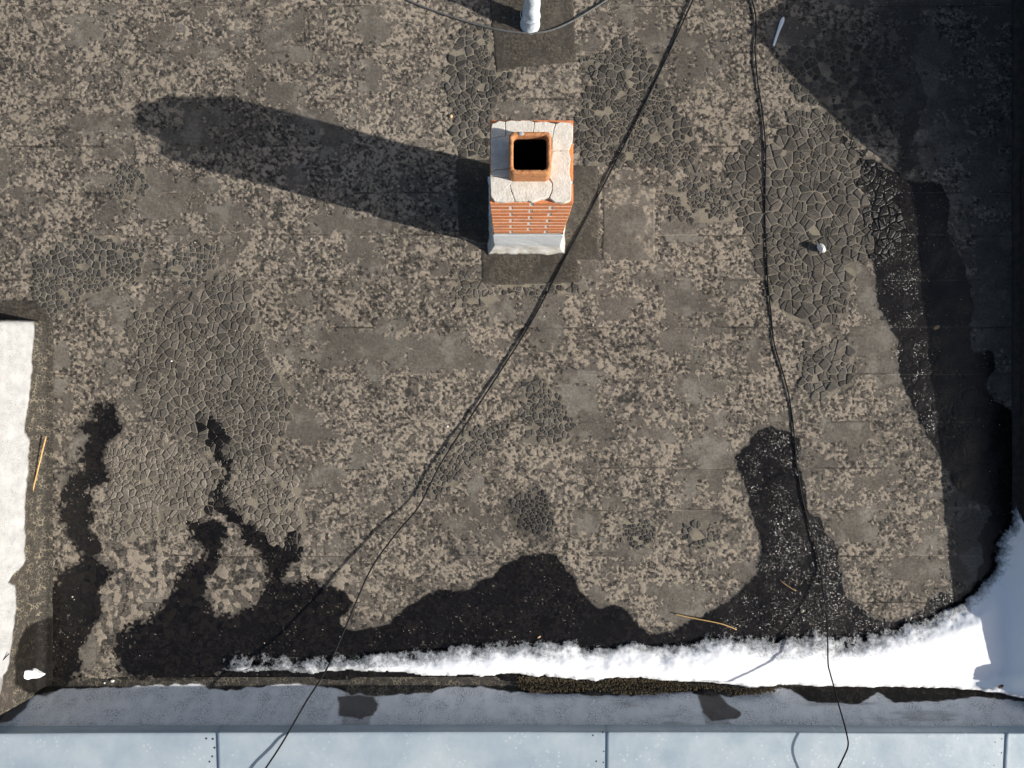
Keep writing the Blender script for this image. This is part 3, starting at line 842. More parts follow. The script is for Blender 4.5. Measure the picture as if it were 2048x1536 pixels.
def coping(px0, px1, lift):
    kz = (H - ZC) / F
    x0, x1 = (px0 - 1024) * kz, (px1 - 1024) * kz
    n = max(6, int((x1 - x0) / 0.03))
    xs = np.linspace(x0, x1, n)
    prof = [(YC + 0.010, ZC - 0.092), (YC + 0.002, ZC - 0.085), (YC + 0.001, ZC - 0.02), (YC, ZC - 0.004), (YC - 0.005, ZC)]
    for i in range(1, 20):
        t = i / 19
        prof.append((YC - 0.005 - 0.50 * t, ZC - 0.035 * t))
    prof += [(YC - 0.51, ZC - 0.05), (YC - 0.512, ZC - 0.13)]
    P = np.zeros((len(prof), n, 3))
    for j, (y, z) in enumerate(prof):
        P[j, :, 0] = xs; P[j, :, 1] = y + lift * (1 if z < ZC - .001 and y > YC - .01 else 0); P[j, :, 2] = z + lift
    den = 0.009 * (fbm(P[..., 0] * 2.2, P[..., 1] * 3, 411, 3) - .5)
    P[..., 2] += den * (P[..., 1] < YC - 0.03)
    P[..., 1] += 0.010 * (fbm(P[..., 0] * .7, P[..., 1] * 0, 412, 2) - .5) + (0.02 * np.cos(P[..., 0] / 4.2) - 0.016)
    me, _ = grid_mesh('coping_sheet', P[:, ::-1].copy())
    o = link('coping_sheet', me, M_COP, parapet_o); o.location = (0, 2.45, 0)
    bm = bmesh.new(); bm.from_mesh(me)
    bmesh.ops.recalc_face_normals(bm, faces=bm.faces[:])
    if sum(f.normal.z for f in bm.faces) < 0:
        bmesh.ops.reverse_faces(bm, faces=bm.faces[:])
    bm.to_mesh(me); bm.free()
    md = o.modifiers.new('thickness', 'SOLIDIFY'); md.thickness = 0.0015; md.offset = -1
    return o
seams = [-330, 432, 1211.3, 2009, 2420]
sheets = []
for i in range(4):
    a, b = seams[i], seams[i + 1]
    sheets.append(coping(a, b + (14 if i < 3 else 0), 0.0018 * i))
# nails by the joints
M_NAIL = simple('dark_nail', (0.03, 0.03, 0.035), (0.06, 0.06, 0.06), 40, 0.6, 0.4, 0)
def lathe(name, prof, seg, mat, loc, parent=None):
    vs, fs = [], []
    for (r, z) in prof:
        for i in range(seg):
            a = 2 * math.pi * i / seg
            vs.append((r * math.cos(a), r * math.sin(a), z))
    for j in range(len(prof) - 1):
        for i in range(seg):
            fs.append((j * seg + i, j * seg + (i + 1) % seg, (j + 1) * seg + (i + 1) % seg, (j + 1) * seg + i))
    fs.append(tuple((len(prof) - 1) * seg + i for i in range(seg)))
    o = link(name, mesh_from(name, vs, fs), mat, parent); o.location = loc
    return o
nails = [(0, 413,1477),(0,426,1478),(0,429,1496),(0,424,1514),(0,418,1525),(1,1186,1470),(1,1206,1464),(1,1208,1503),(1,1193,1524),(1,1207,1526),(2,1990,1484),(2,2003,1477),(2,2004,1506),(2,1990,1532)]
for (si, x, y) in nails:
    p = at(x, y, ZC - 0.003)
    n = lathe('nail_head', [(0.0075, -.004), (0.0075, 0.001), (0.004, 0.003)], 8, M_NAIL, (p.x, p.y + 2.45, ZC - 0.035 * max(0, (YC - p.y)) / .5 + 0.001), parapet_o)

# ------------------------------------------------------------------ white painted upstand on the left
def left_upstand():
    root = bpy.data.objects.new('painted_upstand', None); col.objects.link(root)
    Xw = (101 - 1024) * K
    root.location = (Xw, -1.0, 0)
    tag(root, 'white painted wall upstand with bare felt foot along the left edge', 'wall')
    ys = np.arange(-2.44, 0.62, 0.0105)
    prof = [(0.020, 0.006), (0.0, 0.012)]
    for i in range(1, 10):
        a = R(82) * i / 9
        prof.append((-0.075 * math.sin(a), 0.012 + 0.075 * (1 - math.cos(a))))
    xb, zb = prof[-1]
    for i in range(1, 60):
        t = i / 59
        prof.append((xb - 0.055 * t, zb + 0.52 * t))
    top = prof[-1]
    for i in range(1, 12):
        prof.append((top[0] - 0.42 * i / 11, top[1] + 0.01 * math.sin(math.pi * i / 11)))
    prof = np.array(prof)
    XX = np.tile(prof[:, :1], (1, len(ys))) + Xw; ZZ = np.tile(prof[:, 1:], (1, len(ys))); YY = np.tile(ys, (len(prof), 1))
    # rounded end towards the top of the picture
    yend = 0.505
    t = np.clip((YY - (yend - 0.10)) / 0.10, 0, None)
    ZZ = np.where(YY > yend - 0.10, np.maximum(0.004, ZZ * np.clip(1 - t ** 2.6, 0, 1)), ZZ)
    YY = np.where(YY > yend, yend + (YY - yend) * 0.3, YY)
    XX = XX + 0.014 * (fbm(YY * 2, ZZ * 5, 421, 3) - .5) + 0.003 * (fbm(YY * 30, ZZ * 30, 422, 2) - .5)
    px, py = pix(XX, YY, ZZ)
    w = fbm(px / 12, py / 16, 423, 3) - .5
    LE = [(560,66),(640,64),(655,70),(700,66),(760,62),(820,55),(850,50),(865,50),(880,58),(930,56),(980,52),(1060,50),(1100,50),(1120,52),(1130,46),(1150,26),(1165,16),(1172,32),(1220,32),(1280,24),(1340,16),(1352,6),(1420,-5)]
    e = np.interp(py, [q[0] for q in LE], [q[1] for q in LE])
    paint = ss(-1, 1.6, e - px + 6 * w) * ss(640, 646, py + 5 * w)
    smear = ss(-3, 3, sdf(px + 6 * w, py + 6 * w, [(16,1165),(50,1130),(54,1140),(34,1168),(36,1176)], 20)) * 0.3
    smear = np.maximum(smear, ss(-3, 4, sdf(px + 8 * w, py + 8 * w, [(-80,1395),(-10,1350),(14,1360),(30,1375),(24,1410),(-60,1440)], 20)) * 0.45)
    wet = ss(-2, 3, sdf(px + 8 * w, py + 8 * w, [(30,1370),(28,1330),(34,1290),(48,1256),(84,1238),(120,1230),(120,1390),(60,1390)], 20))
    me, _ = grid_mesh('upstand', np.stack([XX, YY, ZZ], -1)[:, ::-1].copy())
    set_attr(me, 'ma', np.stack([paint, smear, wet], -1)[:, ::-1].copy())
    bm = bmesh.new(); bm.from_mesh(me)
    if sum(f.normal.x * f.calc_area() for f in bm.faces) < 0: bmesh.ops.reverse_faces(bm, faces=bm.faces[:])
    bm.to_mesh(me); bm.free()
    o = link('upstand', me, M_WHITE, root); o.location = -root.location
left_upstand()

# ------------------------------------------------------------------ wall of the taller neighbour at the right (casts the big shadow)
def right_wall():
    root = bpy.data.objects.new('side_wall', None); col.objects.link(root)
    Xw = (2031 - 1024) * K
    root.location = (Xw, 0, 0)
    tag(root, 'black felt covered gable wall rising along the right edge in shade', 'wall')
    tanE = math.tan(SUN_EL)
    pts = []
    for (sx, sy) in [(1760,-140),(1640,-60),(1570,-5),(1520,25),(1494,58),(1500,72),(1540,108),(1600,170),(1700,268),(1800,352),(1822,372),(1832,470),(1848,620),(1868,800),(1888,1000),(1904,1190),(1908,1240),(1922,1300),(1932,1345)]:
        X, Y = (sx - 1024) * K, (768 - sy) * K
        L = (Xw - X) / math.cos(SUN_AZ)
        pts.append((Y - L * math.sin(SUN_AZ), L * tanE))
    pts = [(5.5, 0.35)] + pts + [(-2.62, 0.19)]
    n = len(pts); vs = []; fs = []
    tk = 0.35
    for (y, h) in pts:
        vs += [(0, y, -0.05), (0, y, h), (tk, y, h), (tk, y, -0.05)]
    for i in range(n - 1):
        a, b = 4 * i, 4 * i + 4
        for j in range(3):
            fs.append((a + j, b + j, b + j + 1, a + j + 1))
    fs.append((0, 1, 2, 3)); fs.append(tuple(4 * (n - 1) + j for j in (3, 2, 1, 0)))
    me = mesh_from('wall', vs, fs, False)
    link('wall', me, simple('black_wall_felt', (0.012, 0.012, 0.013), (0.035, 0.032, 0.03), 20, 0.85, 0.25, 0.3, 80), root)
    # cove of felt at the foot
    ys = np.arange(-2.2, 3.6, 0.012)
    P = np.zeros((8, len(ys), 3))
    for j in range(8):
        a = R(85) * j / 7
        P[j, :, 0] = -0.03 + 0.03 * math.sin(a) + 0.012 * (fbm(ys * 3, ys * 0 + 1, 431, 3) - .5) - 0.004
        P[j, :, 2] = 0.009 + 0.06 * (1 - math.cos(a)) 
        P[j, :, 1] = ys
    me, _ = grid_mesh('felt_cove', P)
    bm = bmesh.new(); bm.from_mesh(me)
    if sum(f.normal.z for f in bm.faces) < 0: bmesh.ops.reverse_faces(bm, faces=bm.faces[:])
    bm.to_mesh(me); bm.free()
    link('felt_cove', me, bpy.data.materials['black_wall_felt'], root)
right_wall()

# ------------------------------------------------------------------ chimney
CX, CY = 39.0 * (H - 1.384) / F, (768 - 322.5) * (H - 1.384) / F
ZT = 1.384
def chimney():
    root = bpy.data.objects.new('chimney', None); col.objects.link(root); root.location = (CX, CY, 0)
    tag(root, 'orange brick chimney with cracked pale mortar cap and square clay flue', 'chimney')
    k = NM('orange_brick')
    oi = k.n('ShaderNodeObjectInfo')
    c = k.mix(oi.outputs['Random'], (0.56, 0.19, 0.07), (0.68, 0.27, 0.115))
    c = k.mix(k.rng(k.noise(60, 4, .6), .45, .75), c, (0.40, 0.13, 0.06))
    c = k.mix(k.rng(k.noise(9, 4, .7), .52, .72, 0, .5), c, (0.27, 0.11, 0.06))
    c = k.mix(k.math('MULTIPLY', k.rng(k.noise(25, 4, .7), .6, .7), .5), c, (0.65, 0.50, 0.40))
    k.set(Base_Color=c, Roughness=.85, Specular_IOR_Level=.25); k.bump(k.noise(250, 3), .3, .003)
    MB_ = k.m
    M_MORT = simple('lime_mortar', (0.66, 0.63, 0.58), (0.80, 0.77, 0.71), 40, .95, .2, .5, 200)
    half = 0.25
    h0, nC = 0.515, 10
    ch = (ZT - h0) / nC
    bh = ch - 0.0185
    # mortar core
    bm = bmesh.new(); bmesh.ops.create_cube(bm, size=1)
    for v in bm.verts:
        v.co = Vector((v.co.x * (2 * half - .010), v.co.y * (2 * half - .010), (h0 + ZT) / 2 - .2 + v.co.z * (ZT - h0 + .396)))
    # hollow flue shaft
    me = bpy.data.meshes.new('mortar_core'); bm.to_mesh(me); bm.free()
    # real hole: build as a ring instead of a solid cube
    vs, fs = [], []
    o_, i_ = half - .003, 0.128
    for zz in (0.0, ZT - .022):
        for (sx, sy) in ((-1, -1), (1, -1), (1, 1), (-1, 1)):
            vs.append((sx * o_, sy * o_, zz))
        for (sx, sy) in ((-1, -1), (1, -1), (1, 1), (-1, 1)):
            vs.append((sx * i_ + 0.0, sy * i_, zz))
    for i in range(4):
        j = (i + 1) % 4
        fs += [(i, j, 8 + j, 8 + i), (4 + j, 4 + i, 12 + i, 12 + j), (8 + i, 8 + j, 12 + j, 12 + i), (j, i, 4 + i, 4 + j)]
    me = mesh_from('mortar_core', vs, fs, False)
    link('mortar_core', me, M_MORT, root)
    cache = {}
    def brick_mesh(lx, ly):
        key = (round(lx, 3), round(ly, 3), random.randrange(3))
        if key in cache: return cache[key]
        bm = bmesh.new(); bmesh.ops.create_cube(bm, size=1)
        for v in bm.verts: v.co = Vector((v.co.x * lx, v.co.y * ly, v.co.z * bh))
        bmesh.ops.bevel(bm, geom=bm.edges[:], offset=.003, segments=1, affect='EDGES')
        for v in bm.verts: v.co += Vector((random.uniform(-1, 1), random.uniform(-1, 1), random.uniform(-1, 1))) * .0009
        me = bpy.data.meshes.new('brick'); bm.to_mesh(me); bm.free()
        me.materials.append(MB_)
        cache[key] = me
        return me
    def brick(x, y, z, lx, ly):
        o = link('brick', brick_mesh(lx, ly), None, root)
        o.location = (x + random.uniform(-1, 1) * .0007, y + random.uniform(-1, 1) * .0007, z)
        o.rotation_euler = (0, 0, random.uniform(-.003, .003))
    w = 0.118; g = .019
    for cI in range(nC):
        z = ZT - ch * (cI + .5) + .004
        if cI % 2 == 0:       # two stretchers to the front, joint in the middle
            for s in (-1, 1):
                for d in (-1, 1):
                    brick(s * (half / 2 + g / 4), d * (half - w / 2), z, half - g / 2, w)
                brick(s * (half - w / 2), 0, z, w, 2 * half - 2 * w - 2 * g)
        else:
            for s in (-1, 1):
                for d in (-1, 1):
                    brick(s * (half - w / 2), d * (half / 2 + g / 4), z, w, half - g / 2)
                brick(0, s * (half - w / 2), z, 2 * half - 2 * w - 2 * g, w)
    # cap of cracked mortar pieces
    M_CAP = simple('cap_mortar', (0.53, 0.495, 0.43), (0.70, 0.665, 0.60), 24, .95, .2, .45, 70, 0, .008)
    zc = ZT + 0.028
    def q(p):
        v = at(960 + p[0] / 7.68, 220 + p[1] / 7.68, zc)
        return Vector((v.x - CX, v.y - CY, 0))
    pieces = [
     [(172,290),(192,215),(300,168),(380,184),(384,396),(280,408),(168,426)],
     [(396,184),(480,162),(600,172),(640,165),(760,162),(826,188),(812,330),(560,340),(480,372),(402,398)],
     [(842,188),(1000,182),(1150,212),(1126,300),(1110,430),(1020,345),(824,330)],
     [(1166,220),(1230,188),(1390,204),(1424,244),(1418,470),(1360,614),(1112,608),(1116,440),(1142,300)],
     [(1112,632),(1362,634),(1388,760),(1368,950),(1400,1130),(1395,1380),(1300,1420),(1150,1402),(1072,1345),(1118,1230),(1122,1120),(1062,1030),(1080,900)],
     [(484,1104),(560,1076),(1040,1060),(1098,1132),(1102,1218),(1052,1342),(930,1366),(800,1408),(740,1390),(546,1394),(488,1240),(472,1150)],
     [(162,1100),(160,1026),(430,1044),(496,1090),(458,1150),(468,1240),(526,1392),(350,1405),(230,1395),(172,1320)],
     [(168,440),(280,420),(450,400),(470,560),(470,896),(240,908),(172,946)],
     [(166,964),(240,926),(470,908),(470,1000),(496,1064),(430,1030),(162,1012)],
    ]
    bed = [q(p) for p in [(185,225),(300,180),(760,175),(1000,190),(1225,200),(1380,215),(1408,470),(1350,640),(1370,770),(1355,950),(1385,1130),(1380,1370),(1290,1405),(1150,1390),(1060,1340),(920,1350),(780,1385),(540,1380),(350,1390),(235,1380),(182,1310),(175,1000),(178,430)]]
    nb = len(bed)
    pb = at(1060.5, 305, ZT + 0.185)
    cen = Vector((pb.x - CX, pb.y - CY, 0))
    inner = []
    for p in bed:
        d_ = p - cen
        inner.append(cen + d_ * (.116 / max(abs(d_.x), abs(d_.y))))
    vsb = [(p.x, p.y, ZT - .004) for p in bed] + [(p.x, p.y, ZT + .019) for p in bed] + [(p.x, p.y, ZT + .019) for p in inner]
    fb = []
    for i in range(nb):
        j = (i + 1) % nb
        fb += [(i, nb + i, nb + j, j), (nb + i, 2 * nb + i, 2 * nb + j, nb + j)]
    link('mortar_bed', mesh_from('mortar_bed', vsb, fb, False), M_CAP, root)
    for pc in pieces:
        pts = [q(p) for p in pc]
        # densify and roughen the outline
        d = []
        for i in range(len(pts)):
            a, b = pts[i], pts[(i + 1) % len(pts)]
            m = max(1, int((b - a).length / .016))
            for j in range(m): d.append(a.lerp(b, j / m) + Vector((random.uniform(-1, 1), random.uniform(-1, 1), 0)) * .0012)
        c0 = sum(d, Vector()) / len(d)
        bm = bmesh.new()
        ringz = [(-.0014, -.004), (-0.0012, .025), (-.0002, .0272), (.003, .0280)]
        n = len(d); rings = []
        ph = random.uniform(0, 50)
        def lump(p): return .003 * (fbm(np.array([p.x * 22 + ph]), np.array([p.y * 22 + ph]), 441, 3)[0] - .5)
        # inward normals
        nor = []
        area = sum(d[i].x * d[(i + 1) % n].y - d[(i + 1) % n].x * d[i].y for i in range(n))
        for i in range(n):
            tng = (d[(i + 1) % n] - d[i - 1]); tng.normalize()
            nn = Vector((-tng.y, tng.x, 0)) * (1 if area > 0 else -1)
            nor.append(nn)
        for (ins, zz) in ringz:
            rg_ = []
            for i in range(n):
                p = d[i] + nor[i] * ins
                rg_.append(bm.verts.new((p.x, p.y, ZT + .001 + zz + (lump(p) if zz > .01 else 0))))
            rings.append(rg_)
        for a, b in zip(rings[:-1], rings[1:]):
            for i in range(n):
                bm.faces.new((a[i], a[(i + 1) % n], b[(i + 1) % n], b[i]))
        f = bm.faces.new(rings[-1])
        bmesh.ops.triangulate(bm, faces=[f])
        bmesh.ops.recalc_face_normals(bm, faces=bm.faces[:])
        if sum(f.normal.z * f.calc_area() for f in bm.faces) < 0: bmesh.ops.reverse_faces(bm, faces=bm.faces[:])
        me = bpy.data.meshes.new('mortar_slab'); bm.to_mesh(me); bm.free()
        link('mortar_slab', me, M_CAP, root)
    # clay flue liner
    k = NM('clay_flue')
    c = k.mix(k.rng(k.noise(30, 4, .65), .3, .7), (0.36, 0.15, 0.065), (0.52, 0.25, 0.11))
    c = k.mix(k.rng(k.noise(110, 3), .62, .70, 0, .7), c, (0.10, 0.05, 0.03))
    k.set(Base_Color=c, Roughness=.85, Specular_IOR_Level=.25); k.bump(k.noise(120, 4), .5, .006)
    M_CLAY = k.m
    zf = ZT + 0.185
    pf = at(1060.5, 305, zf)
    fx, fy = pf.x - CX, pf.y - CY
    def rr(hw, r, n=7):
        out = []
        for (sx, sy, a0) in ((1, 1, 0), (-1, 1, 90), (-1, -1, 180), (1, -1, 270)):
            for i in range(n + 1):
                a = R(a0 + 90 * i / n)
                out.append((sx * (hw - r) + r * math.cos(a), sy * (hw - r) + r * math.sin(a)))
        # extra points along the sides
        o2 = []
        for i in range(len(out)):
            a, b = out[i], out[(i + 1) % len(out)]
            m = max(1, int(math.hypot(a[0] - b[0], a[1] - b[1]) / .012))
            for j in range(m): o2.append((a[0] + (b[0] - a[0]) * j / m, a[1] + (b[1] - a[1]) * j / m))
        return o2
    outer = rr(.122, .032); 
    sc_in = .096 / .121
    vs, fs = [], []
    N = len(outer)
    def add_ring(s, z, jz=0, js=0):
        for (x, y) in outer:
            e = js * random.uniform(-1, 1)
            vs.append((fx + x * (s + e), fy + y * (s + e), z + jz * random.uniform(-1, 1)))
    add_ring(1.0, ZT - .05); add_ring(1.0, ZT + .03); add_ring(1.0, ZT + .10); add_ring(1.0, zf - .012, .002, .003)
    add_ring(.965, zf, .0025, .006); add_ring(.88, zf + .001, .003, .004); add_ring(sc_in + .03, zf - .001, .0025, .012)
    add_ring(sc_in, zf - .014, .003, .012); add_ring(sc_in, zf - .06); add_ring(sc_in, 0.3); add_ring(sc_in, 0.0)
    for j in range(10):
        for i in range(N):
            a = j * N + i; b = j * N + (i + 1) % N
            fs.append((a, b, b + N, a + N))
    fs.append(tuple(reversed(range(10 * N, 11 * N))))
    me = mesh_from('flue', vs, fs)
    # soot inside
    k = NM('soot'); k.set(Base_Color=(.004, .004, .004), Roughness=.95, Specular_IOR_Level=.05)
    me.materials.append(M_CLAY); me.materials.append(k.m)
    mi = np.zeros(len(me.polygons), np.int32); mi[8 * N:] = 1
    me.polygons.foreach_set('material_index', mi)
    fl = link('flue', me, None, root)
    # scrap of grey mortar on the back rim
    bm = bmesh.new(); bmesh.ops.create_icosphere(bm, subdivisions=2, radius=1)
    for v in bm.verts: v.co = Vector((fx - .052 + v.co.x * .017, fy + .108 + v.co.y * .012, zf + v.co.z * .006 + .001))
    me = bpy.data.meshes.new('mortar_scrap'); bm.to_mesh(me); bm.free()
    link('mortar_scrap', me, simple('grey_mortar', (.30, .31, .31), (.45, .46, .46)), fl)
    # painted felt skirt at the foot
    k = NM('skirt_paint')
    a = k.attr('ma')
    g = k.noise(18, 4, .65)
    mp = k.n('ShaderNodeMapping'); mp.inputs['Scale'].default_value = (1, 1, 4); k.l(k.pos(), mp.inputs[0])
    pn = k.mix(k.rng(k.noise(30, 4, .6, mp.outputs[0]), .3, .7), (0.56, 0.60, 0.63), (0.76, 0.78, 0.78))
    pn = k.mix(k.rng(k.noise(55, 4, .65, mp.outputs[0]), .60, .66, 0, .8), pn, (0.13, 0.14, 0.15))
    pn = k.mix(k.math('MULTIPLY', a[0], k.rng(g, .35, .6, .4, 1)), pn, (0.44, 0.40, 0.33))
    c = k.mix(a[1], pn, (0.06, 0.055, 0.05))
    k.set(Base_Color=c, Roughness=.8, Specular_IOR_Level=.3); k.bump(k.noise(90, 4, .6, mp.outputs[0]), .5, .008)
    per = []
    seg = 44
    for (ax, ay, bx, by) in ((-1, -1, 1, -1), (1, -1, 1, 1), (1, 1, -1, 1), (-1, 1, -1, -1)):
        for i in range(seg): per.append((ax + (bx - ax) * i / seg, ay + (by - ay) * i / seg))
    zs = list(np.linspace(0.003, .05, 8)) + list(np.linspace(.07, .30, 16)) + list(np.linspace(.32, h0 + .002, 10))
    P = np.zeros((len(zs), len(per) + 1, 3))
    for j, z in enumerate(zs):
        fl_ = .052 * max(0, 1 - z / .13) ** 2.0
        for i in range(len(per) + 1):
            px_, py_ = per[i % len(per)]
            hw = half + .004 + fl_ + .006 * (z < h0 - .01)
            P[j, i] = (px_ * hw, py_ * hw, z)
    nz = fbm(P[..., 0] * 14 + P[..., 2] * 9, P[..., 1] * 14 + P[..., 2] * 5, 451, 3) - .5
    ln = np.maximum(np.abs(P[..., 0]), np.abs(P[..., 1]))
    sc_ = 1 + (.022 * nz * np.clip(1 - P[..., 2] / .4, .12, 1)) / ln
    P[..., 0] *= sc_; P[..., 1] *= sc_
    me, _ = grid_mesh('skirt', P)
    n2 = fbm(P[..., 0] * 20, P[..., 1] * 20 + P[..., 2] * 10, 455, 3)
    dirt = (1 - ss(.02, .22, P[..., 2] + .12 * (n2 - .5))) * (P[..., 1] < 0)
    bare = (1 - ss(.008, .022, P[..., 2] + .03 * (n2 - .5)))
    set_attr(me, 'ma', np.stack([dirt, bare, dirt * 0], -1))
    link('skirt', me, k.m, root)
    bm = bmesh.new(); bm.from_mesh(me); bmesh.ops.remove_doubles(bm, verts=bm.verts[:], dist=1e-5); bmesh.ops.recalc_face_normals(bm, faces=bm.faces[:])
    if sum(f.normal.dot(Vector((f.calc_center_median().x, f.calc_center_median().y, 0))) for f in bm.faces) < 0: bmesh.ops.reverse_faces(bm, faces=bm.faces[:])
    bm.to_mesh(me); bm.free()
chimney()

# ------------------------------------------------------------------ vent pipe at the top
def tube(name, pts, radii, seg, mat, parent=None, cap=True, jitter=0.0):
    pts = [Vector(p) for p in pts]
    if not isinstance(radii, (list, tuple)): radii = [radii] * len(pts)
    vs, fs = [], []
    up = Vector((0, 0, 1))
    for i, p in enumerate(pts):
        t = (pts[min(i + 1, len(pts) - 1)] - pts[max(i - 1, 0)]).normalized()
        a = t.cross(up if abs(t.z) < .9 else Vector((0, 1, 0))).normalized()
        b = t.cross(a).normalized()
        for j in range(seg):
            an = 2 * math.pi * j / seg
            r = radii[i] * (1 + random.uniform(-jitter, jitter))
            vs.append(p + a * math.cos(an) * r + b * math.sin(an) * r)
    for i in range(len(pts) - 1):
        for j in range(seg):
            fs.append((i * seg + j, (i + 1) * seg + j, (i + 1) * seg + (j + 1) % seg, i * seg + (j + 1) % seg))
    if cap:
        fs.append(tuple(range(seg))); fs.append(tuple((len(pts) - 1) * seg + j for j in reversed(range(seg))))
    me = mesh_from(name, vs, fs)
    bm = bmesh.new(); bm.from_mesh(me); bmesh.ops.recalc_face_normals(bm, faces=bm.faces[:]); bm.to_mesh(me); bm.free()
    return link(name, me, mat, parent)

def catmull(ctrl, step=0.02):
    P = [Vector(p) for p in ctrl]
    P = [P[0] * 2 - P[1]] + P + [P[-1] * 2 - P[-2]]
    out = []
    for i in range(1, len(P) - 2):
        p0, p1, p2, p3 = P[i - 1:i + 3]
        n = max(2, int((p2 - p1).length / step))
        for j in range(n):
            t = j / n
            out.append(0.5 * ((2 * p1) + (p2 - p0) * t + (2 * p0 - 5 * p1 + 4 * p2 - p3) * t * t + (3 * p1 - p0 - 3 * p2 + p3) * t ** 3))
    out.append(P[-2])
    return out

M_PIPE = simple('white_painted_wrap', (0.36, 0.42, 0.47), (0.62, 0.66, 0.69), 16, .7, .3, .6, 40, 0, .01)
def vent_pipe():
    base = at(1060, 50, 0)
    root = bpy.data.objects.new('vent_pipe', None); col.objects.link(root); root.location = (base.x, base.y, 0)
    tag(root, 'white painted vent pipe with a crumpled wrap standing at the top edge', 'pipe')
    prof = [(0, .082), (.015, .078), (.05, .072), (.10, .069), (.115, .074), (.13, .066), (.2, .064), (.28, .062), (.36, .058), (.44, .058), (.55, .054), (.9, .052), (1.05, .052)]
    pts = []; rad = []
    for i in range(len(prof) - 1):
        for j in range(4):
            t = j / 4
            z = prof[i][0] + (prof[i + 1][0] - prof[i][0]) * t; r = prof[i][1] + (prof[i + 1][1] - prof[i][1]) * t
            pts.append((0.006 * math.sin(z * 9) + .02 * z, .16 * z + 0.30 * z * z, z)); rad.append(r)
    o = tube('shaft', pts, rad, 26, M_PIPE, root, True, 0)
    me = o.data
    for v in me.vertices:
        a = math.atan2(v.co.y - (.16 * v.co.z + .3 * v.co.z ** 2), v.co.x)
        n = fbm(np.array([a * 1.6 + 10]), np.array([v.co.z * 12]), 461, 3)[0] - .5
        k = .030 * n if v.co.z > .13 else .008 * n
        v.co.x += k * math.cos(a); v.co.y += k * math.sin(a)
    tube('collar', [(.0, .018, .112), (0, .02, .12), (0, .021, .128)], [.075, .079, .075], 26, M_PIPE, root, False)
vent_pipe()

# ------------------------------------------------------------------ cables
def cable(name, ctrl, r, mat, label, step=.02, wob=.0):
    pts = []
    for (x, y, z) in ctrl:
        pts.append(at(x, y, z))
    pts = catmull(pts, step)
    if wob:
        for i, p in enumerate(pts):
            p.x += wob * (vn(np.array([i * .11]), np.array([.5]), 471)[0] - .5); p.y += wob * (vn(np.array([i * .11]), np.array([7.5]), 471)[0] - .5)
    o = tube(name, pts, r, 8, mat)
    tag(o, label, 'cable')
    return o
M_CAB = simple('black_rubber', (0.007, 0.007, 0.008), (0.014, 0.014, 0.015), 60, .75, .15, .1, 200)
M_CAB2 = simple('grey_rubber', (0.07, 0.07, 0.07), (0.13, 0.13, 0.125), 40, .6, .35, .1, 200)
def onroof(x, y, lift=.018):
    if 0 < x < 2048 and 0 < y < 1396:
        return (x, y, roof_z(x, y) + lift)
    return (x, y, lift + .004)
c1 = [onroof(1402,-35,.0115), onroof(1386,0,.0115), onroof(1332,118,.0115), onroof(1272,243,.0115), onroof(1203,378,.0115), onroof(1132,513,.0115), onroof(1066,638,.0115), onroof(1000,744,.0115),
      (940,836,.028), (880,930,.038), (838,1012,.056), (790,1070,.08), (740,1142,.11), (693,1250,.19), (656,1333,.26), (612,1404,.325), (574,1470,ZC + .012), (553,1504,ZC + .022), (527,1543,ZC + .032), (500,1585,ZC + .02)]
cable('power_cable', c1, .0066, M_CAB, 'straight black cable running diagonally past the chimney to the bottom edge')
c2 = [onroof(1492,-35,.011), onroof(1503,0,.011), onroof(1511,30,.011), onroof(1512,70,.012), onroof(1510,100,.012), onroof(1514,150,.011), onroof(1524,220,.011), onroof(1531,290,.011), onroof(1531,340,.011), onroof(1530,400,.011),
      onroof(1532,480,.011), onroof(1535,550,.011), onroof(1541,620,.011), onroof(1549,690,.011), onroof(1566,745,.011), onroof(1580,800,.011), onroof(1587,860,.011), onroof(1594,930,.011), onroof(1602,985,.011), onroof(1617,1045,.011),
      onroof(1632,1100,.011), (1641,1140,.018), (1646,1178,.05), (1652,1220,.085), (1656,1280,.14), (1656,1326,.20), (1661,1348,.24), (1673,1390,.32), (1686,1440,.42), (1693,1468,ZC + .09), (1696,1490,ZC + .14), (1688,1512,ZC + .15), (1672,1544,ZC + .13), (1650,1580,ZC + .05)]
cable('loose_cable', c2, .0056, M_CAB, 'wavy black cable wandering down the right side over the snow', .015, .008)
c3 = [onroof(770,-25,.012), onroof(815,0,.012), onroof(870,22,.012), onroof(930,42,.012), onroof(995,59,.014), onroof(1055,66,.016), onroof(1100,61,.016), onroof(1150,39,.012), onroof(1215,-1,.012), onroof(1262,-32,.012)]
cable('draped_cable', c3, .0085, M_CAB2, 'grey cable looping round the foot of the white vent pipe')

